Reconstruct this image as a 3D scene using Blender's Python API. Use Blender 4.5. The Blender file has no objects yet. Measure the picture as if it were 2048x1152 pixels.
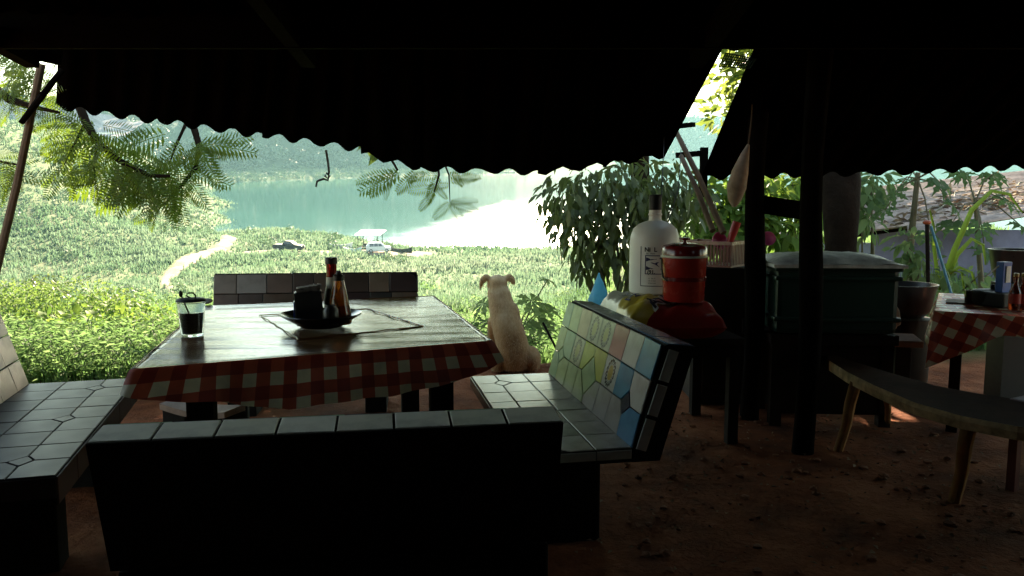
import bpy, bmesh, math, random
import numpy as np
from mathutils import Matrix, Vector
random.seed(7); RNG = np.random.default_rng(11)
sc = bpy.context.scene
COL = sc.collection
rad = math.radians

# ------------------------------------------------------------------ camera, sky, sun, exposure
F = 1593.0                      # focal length in photograph pixels (28 mm lens)
EYE = 1.4                       # eye height above the shelter floor
SLOPE = 3.52                    # the shelter floor falls towards the river by this many degrees
PITCH = math.degrees(math.atan(276 / F))
cam_d = bpy.data.cameras.new("camera"); cam = bpy.data.objects.new("camera", cam_d); COL.objects.link(cam)
cam_d.sensor_width = 36; cam_d.lens = 28.0; cam_d.clip_start = 0.05; cam_d.clip_end = 6000
cam.location = (0, 0, EYE); cam.rotation_euler = (rad(90 - PITCH), 0, 0)
sc.camera = cam
SUN_EL, SUN_AZ = 24.5, 0.6      # degrees; azimuth measured from straight ahead, to the left
w = bpy.data.worlds.new("World"); sc.world = w; w.use_nodes = True
nt = w.node_tree; bg = nt.nodes["Background"]
sky = nt.nodes.new("ShaderNodeTexSky"); sky.sky_type = 'NISHITA'; sky.sun_disc = False
sky.sun_elevation = rad(SUN_EL); sky.sun_rotation = rad(-SUN_AZ)
sky.air_density = 1.0; sky.dust_density = 0.0; sky.ozone_density = 0.6
nt.links.new(sky.outputs[0], bg.inputs[0]); bg.inputs[1].default_value = 0.084
sun_d = bpy.data.lights.new("sun", 'SUN'); sun = bpy.data.objects.new("sun", sun_d); COL.objects.link(sun)
sun_d.energy = 4.1; sun_d.angle = rad(0.5); sun_d.color = (1.0, 0.96, 0.90)
sd = Vector((-math.sin(rad(SUN_AZ)) * math.cos(rad(SUN_EL)), math.cos(rad(SUN_AZ)) * math.cos(rad(SUN_EL)), math.sin(rad(SUN_EL))))
sun.rotation_euler = sd.to_track_quat('Z', 'Y').to_euler()
vs = sc.view_settings; vs.view_transform = 'Standard'; vs.look = 'None'; vs.exposure = 2.72; vs.gamma = 1.0; vs.use_curve_mapping = False
vs.use_white_balance = True; vs.white_balance_temperature = 9500; vs.white_balance_tint = 8     # the camera was balanced for shade
cy = sc.cycles; cy.max_bounces = 8; cy.diffuse_bounces = 3; cy.glossy_bounces = 3; cy.transmission_bounces = 6
cy.transparent_max_bounces = 8; cy.volume_bounces = 0; cy.caustics_reflective = False; cy.caustics_refractive = False
cy.use_denoising = True

# ------------------------------------------------------------------ frames: floor frame (shelter) and true frame (outdoors)
MF = Matrix.Translation((0, 0, EYE)) @ Matrix.Rotation(rad(-SLOPE), 4, 'X') @ Matrix.Translation((0, 0, -EYE))
FLOOR_TOPS = []; MODE = ['floor']
th = math.atan(176 / F)
def ray(px, py, true=False):
    t = rad(PITCH) if true else th
    a = (px - 1024) / F; b = (576 - py) / F
    return Vector((a, math.cos(t) + b * math.sin(t), -math.sin(t) + b * math.cos(t)))
def P(px, py, h):                # floor-frame point at height h seen at a photograph pixel
    r = ray(px, py); k = (h - EYE) / r.z
    return Vector((r.x * k, r.y * k, h))
def D(px, py, d):                # floor-frame point at forward distance d seen at a photograph pixel
    r = ray(px, py); k = d / r.y
    return Vector((r.x * k, d, EYE + r.z * k))

# ------------------------------------------------------------------ materials
MATS = {}
def nn(m, typ, **kw):
    n = m.node_tree.nodes.new(typ)
    for k, v in kw.items(): setattr(n, k, v)
    return n
def ramp(m, fac, stops):
    r = nn(m, "ShaderNodeValToRGB"); e = r.color_ramp.elements
    while len(e) < len(stops): e.new(0.5)
    for i, (p, c) in enumerate(stops): e[i].position = p; e[i].color = (*c, 1) if len(c) == 3 else c
    m.node_tree.links.new(fac, r.inputs[0]); return r
def noise(m, scale, detail=4, coord='Object', vec=None, rough=0.6):
    n = nn(m, "ShaderNodeTexNoise"); n.inputs['Scale'].default_value = scale; n.inputs['Detail'].default_value = detail
    n.inputs['Roughness'].default_value = rough
    if vec is None:
        tc = nn(m, "ShaderNodeTexCoord"); vec = tc.outputs[coord]
    m.node_tree.links.new(vec, n.inputs['Vector']); return n
def mapped(m, scale, coord='Object', rot=(0, 0, 0)):
    tc = nn(m, "ShaderNodeTexCoord"); mp = nn(m, "ShaderNodeMapping"); mp.inputs['Scale'].default_value = scale; mp.inputs['Rotation'].default_value = rot
    m.node_tree.links.new(tc.outputs[coord], mp.inputs['Vector']); return mp.outputs[0]
def base(name):
    m = bpy.data.materials.new(name); m.use_nodes = True
    return m, m.node_tree.nodes["Principled BSDF"], m.node_tree.links
def bump(m, b, height, strength=0.3, dist=0.01):
    bp = nn(m, "ShaderNodeBump"); bp.inputs['Strength'].default_value = strength; bp.inputs['Distance'].default_value = dist
    m.node_tree.links.new(height, bp.inputs['Height']); m.node_tree.links.new(bp.outputs[0], b.inputs['Normal']); return bp
def mat(name, col, rough=0.6, var=0.25, scale=8, bmp=0.0, bdist=0.005, spec=0.5, metal=0.0, trans=0.0, coat=0.0, detail=5):
    """a plain surface: base colour broken up by noise, a little roughness variation and relief"""
    if name in MATS: return MATS[name]
    m, b, L = base(name)
    n = noise(m, scale, detail)
    lo = tuple(c * (1 - var) for c in col); hi = tuple(min(1, c * (1 + var)) for c in col)
    r = ramp(m, n.outputs[0], [(0.3, lo), (0.7, hi)]); L.new(r.outputs[0], b.inputs['Base Color'])
    rr = nn(m, "ShaderNodeMapRange"); rr.inputs[3].default_value = max(0.02, rough - 0.1); rr.inputs[4].default_value = min(1, rough + 0.12)
    n2 = noise(m, scale * 2.3, 3); L.new(n2.outputs[0], rr.inputs[0]); L.new(rr.outputs[0], b.inputs['Roughness'])
    b.inputs['Specular IOR Level'].default_value = spec; b.inputs['Metallic'].default_value = metal
    if trans: b.inputs['Transmission Weight'].default_value = trans
    if coat: b.inputs['Coat Weight'].default_value = coat; b.inputs['Coat Roughness'].default_value = 0.15
    if bmp: bump(m, b, noise(m, scale * 4, 5).outputs[0], bmp, bdist)
    MATS[name] = m; return m
def leafmat(name, c1, c2, trans=0.5, rough=0.45, scale=0.6, tc=None, spec=0.4, attr=True):
    """foliage: diffuse + translucent, colour varied per leaf (attribute 'tint') and by large noise"""
    if name in MATS: return MATS[name]
    m, b, L = base(name); out = m.node_tree.nodes["Material Output"]
    n = noise(m, scale, 3)
    if attr:
        at = nn(m, "ShaderNodeAttribute", attribute_name="tint")
        mx = nn(m, "ShaderNodeMath", operation='MULTIPLY_ADD'); L.new(at.outputs['Fac'], mx.inputs[0]); mx.inputs[1].default_value = 0.6
        sb = nn(m, "ShaderNodeMath", operation='MULTIPLY'); L.new(n.outputs[0], sb.inputs[0]); sb.inputs[1].default_value = 0.42
        L.new(sb.outputs[0], mx.inputs[2]); fac = mx.outputs[0]
    else: fac = n.outputs[0]
    stops = [(0.15, c1), (0.85, c2)]
    if isinstance(c2, list): stops = [(0.12 + 0.76 * i / len(c2), c) for i, c in enumerate([c1] + c2)]
    r = ramp(m, fac, stops); L.new(r.outputs[0], b.inputs['Base Color'])
    b.inputs['Roughness'].default_value = rough; b.inputs['Specular IOR Level'].default_value = spec
    t = nn(m, "ShaderNodeBsdfTranslucent"); ms = nn(m, "ShaderNodeMixShader"); ms.inputs[0].default_value = trans
    hs = nn(m, "ShaderNodeHueSaturation"); hs.inputs['Hue'].default_value = 0.485; hs.inputs['Saturation'].default_value = 1.05; hs.inputs['Value'].default_value = 1.5
    L.new(r.outputs[0], hs.inputs['Color']); L.new(hs.outputs[0], t.inputs[0])
    L.new(b.outputs[0], ms.inputs[1]); L.new(t.outputs[0], ms.inputs[2]); L.new(ms.outputs[0], out.inputs[0])
    MATS[name] = m; return m

# ------------------------------------------------------------------ mesh helpers
def link(name, me, m, parent=None, loc=None, rot=None):
    o = bpy.data.objects.new(name, me); COL.objects.link(o)
    if m is not None and me is not None and not me.materials:
        for q in (m if isinstance(m, (list, tuple)) else [m]): me.materials.append(q)
    if parent is not None: o.parent = parent
    elif MODE[0] == 'floor': FLOOR_TOPS.append(o)
    if loc is not None: o.location = loc
    if rot is not None: o.rotation_euler = rot
    return o
def pymesh(name, v, f, smooth=False):
    me = bpy.data.meshes.new(name); me.from_pydata([tuple(p) for p in v], [], f); me.update()
    if smooth: me.polygons.foreach_set("use_smooth", [True] * len(me.polygons))
    return me
def npmesh(name, v, f, tint=None, smooth=False):
    """big meshes: v (n,3), f (m,3) or (m,4) arrays"""
    me = bpy.data.meshes.new(name); v = np.asarray(v, dtype=np.float32); f = np.asarray(f, dtype=np.int32); k = f.shape[1]
    me.vertices.add(len(v)); me.vertices.foreach_set("co", v.ravel())
    me.loops.add(f.size); me.loops.foreach_set("vertex_index", f.ravel())
    me.polygons.add(len(f)); me.polygons.foreach_set("loop_start", np.arange(0, f.size, k, dtype=np.int32))
    if smooth: me.polygons.foreach_set("use_smooth", np.ones(len(f), bool))
    if tint is not None:
        a = me.attributes.new("tint", 'FLOAT', 'POINT'); a.data.foreach_set("value", np.asarray(tint, dtype=np.float32))
    me.update(calc_edges=True); return me
def thing(name, label, cat, loc=(0, 0, 0), rz=0.0, group=None, rot=None):
    o = bpy.data.objects.new(name, None); COL.objects.link(o); o.empty_display_size = 0.1
    o.location = loc; o.rotation_euler = rot if rot else (0, 0, rz)
    o["label"] = label; o["category"] = cat
    if group: o["group"] = group
    if MODE[0] == 'floor': FLOOR_TOPS.append(o)
    return o
def tag(o, label, cat, group=None):
    o["label"] = label; o["category"] = cat
    if group: o["group"] = group
    return o
def stuff(o, label=None): 
    o["kind"] = "stuff"
    if label: o["label"] = label
    return o
class MB:
    def __init__(s): s.v = []; s.f = []; s.mi = []; s.cur = 0
    def add(s, v, f):
        n = len(s.v); s.v += [Vector(p) for p in v]; s.f += [tuple(i + n for i in q) for q in f]; s.mi += [s.cur] * len(f); return s
    def box(s, c, size, rot=None, bev=0.0):
        hx, hy, hz = size[0] / 2, size[1] / 2, size[2] / 2
        R = rot if isinstance(rot, Matrix) else (Matrix.Rotation(rot, 3, 'Z') if rot else Matrix.Identity(3))
        c = Vector(c)
        if bev <= 0:
            v = [R @ Vector((x * hx, y * hy, z * hz)) + c for z in (-1, 1) for y in (-1, 1) for x in (-1, 1)]
            return s.add(v, [(0, 2, 3, 1), (4, 5, 7, 6), (0, 1, 5, 4), (2, 6, 7, 3), (0, 4, 6, 2), (1, 3, 7, 5)])
        bm = bmesh.new(); bmesh.ops.create_cube(bm, size=1.0)
        for q in bm.verts: q.co = Vector((q.co.x * size[0], q.co.y * size[1], q.co.z * size[2]))
        bmesh.ops.bevel(bm, geom=bm.edges[:], offset=bev, segments=2, affect='EDGES', profile=0.6)
        bm.verts.index_update()
        v = [R @ q.co + c for q in bm.verts]; f = [tuple(x.index for x in q.verts) for q in bm.faces]; bm.free()
        return s.add(v, f)
    def bar(s, a, b, w, h=None, bev=0.0, roll=0.0):
        a = Vector(a); b = Vector(b); d = b - a; L = d.length
        q = d.to_track_quat('X', 'Z').to_matrix() @ Matrix.Rotation(roll, 3, 'X')
        return s.box((a + b) / 2, (L, w, h or w), q, bev)
    def tube(s, pts, r, n=8, cap=True):
        pts = [Vector(p) for p in pts]; rr = r if isinstance(r, (list, tuple)) else [r] * len(pts)
        rings = []; up = Vector((0.31, 0.2, 0.93))
        for i, p in enumerate(pts):
            d = (pts[min(i + 1, len(pts) - 1)] - pts[max(i - 1, 0)]).normalized()
            x = d.cross(up)
            if x.length < 1e-3: x = d.cross(Vector((1, 0, 0)))
            x.normalize(); y = d.cross(x)
            rings.append([p + (x * math.cos(2 * math.pi * k / n) + y * math.sin(2 * math.pi * k / n)) * rr[i] for k in range(n)])
        v = [q for rg in rings for q in rg]; f = []
        for i in range(len(pts) - 1):
            for k in range(n): f.append((i * n + k, i * n + (k + 1) % n, (i + 1) * n + (k + 1) % n, (i + 1) * n + k))
        if cap: f.append(tuple(range(n - 1, -1, -1))); f.append(tuple((len(pts) - 1) * n + k for k in range(n)))
        return s.add(v, f)
    def lathe(s, prof, n=24, c=(0, 0, 0), cap=True):
        c = Vector(c); v = []; f = []
        for r, z in prof: v += [c + Vector((r * math.cos(2 * math.pi * k / n), r * math.sin(2 * math.pi * k / n), z)) for k in range(n)]
        for i in range(len(prof) - 1):
            for k in range(n): f.append((i * n + k, i * n + (k + 1) % n, (i + 1) * n + (k + 1) % n, (i + 1) * n + k))
        if cap:
            if prof[0][0] > 1e-4: f.append(tuple(range(n - 1, -1, -1)))
            if prof[-1][0] > 1e-4: f.append(tuple((len(prof) - 1) * n + k for k in range(n)))
        return s.add(v, f)
    def ball(s, c, r, n=12, m=8):
        r = (r, r, r) if not isinstance(r, (tuple, list)) else r; c = Vector(c); v = []; f = []
        for i in range(m + 1):
            t = math.pi * i / m
            for k in range(n): v.append(c + Vector((r[0] * math.sin(t) * math.cos(2 * math.pi * k / n), r[1] * math.sin(t) * math.sin(2 * math.pi * k / n), -r[2] * math.cos(t))))
        for i in range(m):
            for k in range(n): f.append((i * n + k, i * n + (k + 1) % n, (i + 1) * n + (k + 1) % n, (i + 1) * n + k))
        return s.add(v, f)
    def prism(s, poly, z0, z1):
        n = len(poly); v = [Vector((p[0], p[1], z0)) for p in poly] + [Vector((p[0], p[1], z1)) for p in poly]
        return s.add(v, [tuple(range(n - 1, -1, -1)), tuple(range(n, 2 * n))] + [(i, (i + 1) % n, n + (i + 1) % n, n + i) for i in range(n)])
    def mesh(s, name, smooth=False):
        me = pymesh(name, s.v, s.f, False)
        if max(s.mi or [0]) > 0: me.polygons.foreach_set("material_index", s.mi)
        if smooth:
            me.polygons.foreach_set("use_smooth", [True] * len(me.polygons))
            me.set_sharp_from_angle(angle=rad(40))
        bm = bmesh.new(); bm.from_mesh(me); bmesh.ops.recalc_face_normals(bm, faces=bm.faces[:]); bm.to_mesh(me); bm.free()
        return me
    def build(s, name, m, parent=None, loc=None, rot=None, smooth=False):
        return link(name, s.mesh(name, smooth), m, parent, loc, rot)
def leafcloud(name, pos, dirs, ups, length, width, fold=0.25, tint=None, droop=0.0, parent=None, m=None):
    """many single leaves, each a folded diamond of two triangles per side"""
    pos = np.asarray(pos, float); n = len(pos); d = np.asarray(dirs, float); d /= np.linalg.norm(d, axis=1, keepdims=True) + 1e-9
    u = np.asarray(ups, float); s = np.cross(d, u); s /= np.linalg.norm(s, axis=1, keepdims=True) + 1e-9; u = np.cross(s, d)
    L = np.broadcast_to(np.asarray(length, float), (n,))[:, None]; W = np.broadcast_to(np.asarray(width, float), (n,))[:, None]
    v = np.empty((n, 4, 3)); v[:, 0] = pos; mid = pos + d * L * 0.42
    v[:, 1] = mid + s * W * 0.5 + u * W * fold; v[:, 2] = pos + d * L - u * L * droop; v[:, 3] = mid - s * W * 0.5 + u * W * fold
    b = np.arange(n)[:, None] * 4; f = np.concatenate([b + [0, 1, 2], b + [0, 2, 3]])
    if tint is None: tint = RNG.random(n)
    me = npmesh(name, v.reshape(-1, 3), f, np.repeat(tint, 4))
    return link(name, me, m, parent) if m is not None else me
def unit(n):
    a = RNG.normal(size=(n, 3)); return a / np.linalg.norm(a, axis=1, keepdims=True)

# common materials
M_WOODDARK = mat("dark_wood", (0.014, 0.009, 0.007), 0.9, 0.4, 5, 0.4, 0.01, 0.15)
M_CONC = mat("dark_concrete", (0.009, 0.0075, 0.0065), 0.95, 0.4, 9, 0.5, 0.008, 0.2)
M_BLACK = mat("black_plastic", (0.008, 0.008, 0.009), 0.5, 0.2, 12, 0, 0.005, 0.4)
M_DARKMETAL = mat("dark_metal", (0.05, 0.05, 0.05), 0.5, 0.3, 20, 0.2, 0.003, 0.5, 0.6)
# ================================================================== TERRAIN (true frame)
MODE[0] = 'true'
WATER = EYE - 20.0
def sstep(a, b, x):
    t = np.clip((x - a) / (b - a), 0, 1); return t * t * (3 - 2 * t)
def wob(x, y, s, seed=0.0):
    return (np.sin(x * s + 1.3 + seed) * np.cos(y * s * 0.83 + 0.7 + seed) + 0.6 * np.sin(x * s * 2.1 - y * s * 1.7 + 2 + seed) + 0.35 * np.cos(x * s * 4.3 + y * s * 3.9 + seed * 2)
            + 0.2 * np.sin(x * s * 9.1 - y * s * 7.7 + seed * 3)) / 2.15
BY = [-50, 6.7, 8.2, 17, 40, 82, 130, 150, 165, 176, 260, 4000]
BZ = [3.07, -0.415, -1.0, -2.55, -6.6, -13.7, -16.6, -17.4, -18.2, -19.4, -26, -28]
def tz(x, y, fine=True):
    x = np.asarray(x, float); y = np.asarray(y, float); ys = np.maximum(y, 1.0); t = x / ys
    shore = np.interp(t, [-.6, -.39, -.33, -.29, -.22, -.17, -.13, 0, .2, .5], [190, 190, 200, 206, 190, 174, 166, 164, 162, 160])
    k = 1 + (170.0 / shore - 1) * sstep(60, 150, y)
    z = np.interp(y * k, BY, BZ)
    z = z + sstep(9, 30, y) * (1 - sstep(140, 165, y * k)) * (0.55 * wob(x, y, 0.11) + 0.2 * wob(x, y, 0.4, 3))
    # right-hand terrace with the neighbour's house
    wr = sstep(2.2, 4.6, x) * (1 - sstep(20, 45, y)) * sstep(5, 7, y)
    z = z * (1 - wr) + wr * (-0.415 - 0.03 * (y - 6.7))
    # left-hand hillside
    dist = (-64 - (y - 187) * 0.419) - x + 10 * wob(x, y, 0.035, 6) + 4 * wob(x, y, 0.11, 2)
    hill = WATER + 0.45 * dist + 1.2 * wob(x, y, 0.05, 1) * sstep(0, 40, dist); hill = np.minimum(hill, 9.3 + 0.3 * wob(x, y, 0.03))
    wl = sstep(90, 190, y) * (y > 0)
    z = np.where(dist > 0, np.maximum(z, z * (1 - wl) + wl * np.maximum(hill, z)), z)
    # far bank and hills
    fs = np.where(x < 0, 490 + 1.15 * (x + 190), 708 + sstep(0, 160, x) * 420)
    s = y - fs
    T = np.interp(t, [-1.2, -.7, -.51, -.43, -.36, -.28, -.1, -.05, -.022, .03, .08, .16, .24, .4, .8], [60, 40, 27, 23, 26, 44, 46, 46, 36, 36, 40, 46, 46, 75, 80]) + EYE  # hill tops hidden by the awning are raised to darken the river's reflection
    far = WATER + np.minimum(0.10 * s, 8) + sstep(45, 190, s) * np.maximum(T - WATER - 8, 0) * (0.9 + 0.12 * wob(x, y, 0.02)) + 1.0 * wob(x, y, 0.06) * sstep(5, 60, s)
    z = np.where((s > 0) & (y > 0), np.maximum(z, far), z)
    if fine: z = z + (y < 9) * 0.012 * wob(x, y, 7.0) * sstep(-3, 0, y)
    return z
def hit(px, py, r0=7.0, r1=1500.0):      # true-frame ground point under a photograph pixel (used to size and place far things)
    r = ray(px, py, True); ts = np.geomspace(r0, r1, 3000)
    z = tz(r.x * ts, r.y * ts, False); rz = EYE + r.z * ts
    i = int(np.argmax(rz < z)); k = ts[i] if rz[i] < z[i] else r1
    return Vector((r.x * k, r.y * k, float(tz(r.x * k, r.y * k, False))))
ang = np.concatenate([np.arange(-180, -48, 6.0), np.arange(-48, 48, 0.5), np.arange(48, 180, 6.0)])
rr_ = np.concatenate([[0.002], np.geomspace(0.6, 1800, 235)])
A, R_ = np.meshgrid(np.radians(ang), rr_); X = R_ * np.sin(A); Y = R_ * np.cos(A)
V = np.stack([X, Y, tz(X, Y)], -1).reshape(-1, 3); na, nr = len(ang), len(rr_)
i, j = np.meshgrid(np.arange(nr - 1), np.arange(na), indexing='ij'); j2 = (j + 1) % na
Fq = np.stack([i * na + j, i * na + j2, (i + 1) * na + j2, (i + 1) * na + j], -1).reshape(-1, 4)[:, ::-1]
m, b, L = base("ground_soil")
geo = nn(m, "ShaderNodeNewGeometry"); sep = nn(m, "ShaderNodeSeparateXYZ"); L.new(geo.outputs['Position'], sep.inputs[0])
n1 = noise(m, 2.2, 8, vec=geo.outputs['Position']); n2 = noise(m, 0.05, 6, vec=geo.outputs['Position']); n3 = noise(m, 14, 6, vec=geo.outputs['Position'], rough=0.7)
dirt = ramp(m, n1.outputs[0], [(0.28, (0.035, 0.009, 0.004)), (0.5, (0.21, 0.055, 0.019)), (0.72, (0.40, 0.14, 0.065))])
grass = ramp(m, n2.outputs[0], [(0.3, (0.09, 0.14, 0.055)), (0.5, (0.13, 0.175, 0.08)), (0.72, (0.18, 0.20, 0.11))])
mr = nn(m, "ShaderNodeMapRange"); mr.inputs[1].default_value = 6.6; mr.inputs[2].default_value = 7.4; L.new(sep.outputs[1], mr.inputs[0])
mx = nn(m, "ShaderNodeMix", data_type='RGBA'); L.new(mr.outputs[0], mx.inputs[0]); L.new(dirt.outputs[0], mx.inputs[6]); L.new(grass.outputs[0], mx.inputs[7])
fz = nn(m, "ShaderNodeMapRange"); fz.inputs[1].default_value = 500.0; fz.inputs[2].default_value = 530.0; L.new(sep.outputs[1], fz.inputs[0])
fh = nn(m, "ShaderNodeMapRange"); fh.inputs[1].default_value = WATER + 5; fh.inputs[2].default_value = WATER + 9; L.new(sep.outputs[2], fh.inputs[0])
fm = nn(m, "ShaderNodeMath", operation='MULTIPLY'); L.new(fz.outputs[0], fm.inputs[0]); L.new(fh.outputs[0], fm.inputs[1])
mw = nn(m, "ShaderNodeMix", data_type='RGBA'); L.new(fm.outputs[0], mw.inputs[0]); L.new(mx.outputs[2], mw.inputs[6]); mw.inputs[7].default_value = (0.022, 0.045, 0.022, 1)     # leaf-covered floor of the far wood
L.new(mw.outputs[2], b.inputs['Base Color']); b.inputs['Roughness'].default_value = 0.95; b.inputs['Specular IOR Level'].default_value = 0.15
ad = nn(m, "ShaderNodeMath", operation='ADD'); L.new(n1.outputs[0], ad.inputs[0]); L.new(n3.outputs[0], ad.inputs[1])
bump(m, b, ad.outputs[0], 0.9, 0.035); M_SOIL = m
ground = link("ground", npmesh("ground", V, Fq, smooth=True), M_SOIL)
ground["kind"] = "structure"; ground["label"] = "trodden red earth running out into the grassy river bank"
# river
m, b, L = base("river_water"); b.inputs['Base Color'].default_value = (0.05, 0.12, 0.10, 1); b.inputs['Roughness'].default_value = 0.17; b.inputs['IOR'].default_value = 1.33
mp = mapped(m, (0.10, 0.35, 1)); na_ = noise(m, 1.0, 6, vec=mp); mp2 = mapped(m, (0.9, 1.6, 1)); nb_ = noise(m, 1.0, 4, vec=mp2)
mp3 = mapped(m, (0.004, 0.02, 1)); nc_ = noise(m, 1.0, 4, vec=mp3)
ad = nn(m, "ShaderNodeMath", operation='MULTIPLY_ADD'); L.new(na_.outputs[0], ad.inputs[0]); ad.inputs[1].default_value = 2.0; L.new(nb_.outputs[0], ad.inputs[2])
bp = bump(m, b, ad.outputs[0], 0.035, 0.12)
r = ramp(m, nc_.outputs[0], [(0.35, (0.010, 0.085, 0.070)), (0.65, (0.022, 0.125, 0.10))]); L.new(r.outputs[0], b.inputs['Base Color'])
# wind-ruffled water near our bank, calmer beyond
gp = nn(m, "ShaderNodeNewGeometry"); sx = nn(m, "ShaderNodeSeparateXYZ"); L.new(gp.outputs['Position'], sx.inputs[0])
q1 = nn(m, "ShaderNodeMath", operation='MULTIPLY_ADD'); L.new(sx.outputs[0], q1.inputs[0]); q1.inputs[1].default_value = -5.3; L.new(sx.outputs[1], q1.inputs[2])
q0 = nn(m, "ShaderNodeMath", operation='ADD'); L.new(sx.outputs[1], q0.inputs[0]); q0.inputs[1].default_value = 16.0
qm = nn(m, "ShaderNodeMath", operation='MAXIMUM'); L.new(q1.outputs[0], qm.inputs[0]); L.new(q0.outputs[0], qm.inputs[1])
q2 = nn(m, "ShaderNodeMath", operation='MULTIPLY_ADD'); L.new(na_.outputs[0], q2.inputs[0]); q2.inputs[1].default_value = 120.0; L.new(qm.outputs[0], q2.inputs[2])
rr2 = nn(m, "ShaderNodeMapRange"); rr2.inputs[1].default_value = 310.0; rr2.inputs[2].default_value = 400.0; rr2.inputs[3].default_value = 0.36; rr2.inputs[4].default_value = 0.08
L.new(q2.outputs[0], rr2.inputs[0]); L.new(rr2.outputs[0], b.inputs['Roughness'])
riv = link("river", pymesh("river", [(-420, 120, WATER), (700, 120, WATER), (1300, 1150, WATER), (-420, 1150, WATER)], [(0, 1, 2, 3)]), m)
riv["kind"] = "structure"; riv["label"] = "wide teal river with sun glitter"

# sandy track: centre line measured on the ground, draped
def track(pts, widths, name, label):
    c = [hit(*p) for p in pts]; cx = np.array([[q.x, q.y] for q in c]); w_ = np.array(widths)
    s = np.linspace(0, len(c) - 1, 14 * (len(c) - 1) + 1); idx = np.arange(len(c))
    def cr(v):   # catmull-rom
        out = []
        for q in s:
            k = min(int(q), len(v) - 2); f = q - k; p0 = v[max(k - 1, 0)]; p1 = v[k]; p2 = v[k + 1]; p3 = v[min(k + 2, len(v) - 1)]
            out.append(0.5 * ((2 * p1) + (-p0 + p2) * f + (2 * p0 - 5 * p1 + 4 * p2 - p3) * f * f + (-p0 + 3 * p1 - 3 * p2 + p3) * f ** 3))
        return np.array(out)
    C = cr(cx); Wd = np.interp(s, idx, w_) * (1 + 0.12 * np.sin(s * 5)); T = np.gradient(C, axis=0); T /= np.linalg.norm(T, axis=1, keepdims=True); N = np.stack([-T[:, 1], T[:, 0]], 1)
    n = 7; v = []
    for q in range(n):
        a = (q / (n - 1) - 0.5); e = C + N * (Wd * a + 0.12 * Wd * a * np.sin(s * 17 + q))[:, None]
        v.append(np.stack([e[:, 0], e[:, 1], tz(e[:, 0], e[:, 1], False) + 0.16 - 0.18 * (abs(a) > 0.4)], 1))
    v = np.stack(v, 1).reshape(-1, 3); k = len(s)
    i, j = np.meshgrid(np.arange(k - 1), np.arange(n - 1), indexing='ij')
    f = np.stack([i * n + j, i * n + j + 1, (i + 1) * n + j + 1, (i + 1) * n + j], -1).reshape(-1, 4)
    o = link(name, npmesh(name, v, f, smooth=True), M_SAND); o["kind"] = "structure"; o["label"] = label
    return C, Wd
m, b, L = base("pale_sand"); n1 = noise(m, 0.5, 7); r = ramp(m, n1.outputs[0], [(0.3, (0.22, 0.15, 0.10)), (0.55, (0.33, 0.25, 0.18)), (0.75, (0.40, 0.32, 0.24))])
L.new(r.outputs[0], b.inputs['Base Color']); b.inputs['Roughness'].default_value = 0.95; bump(m, b, noise(m, 3, 5).outputs[0], 0.8, 0.15); M_SAND = m
PATHS = [track([(364, 612), (342, 586), (330, 566), (345, 548), (383, 520), (425, 505), (490, 507), (560, 503), (630, 505), (705, 503), (775, 507), (850, 506)], [.8, .9, 1.2, 1.8, 3.0, 3.6, 4, 4, 4, 4, 6, 6], "path", "pale sandy track curving down to the riverside"),
         track([(420, 507), (450, 490), (462, 474)], [2.6, 2.6, 2.6], "path", "pale sandy spur of the track leading to the water")]
def offpath(x, y, pad=0.3):
    ok = np.ones(len(x), bool)
    for C, Wd in PATHS:
        for k in range(0, len(C), 2):
            dd = np.hypot(x - C[k, 0], y - C[k, 1]); ok &= dd > Wd[k] * 0.5 + pad
    return ok

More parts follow.
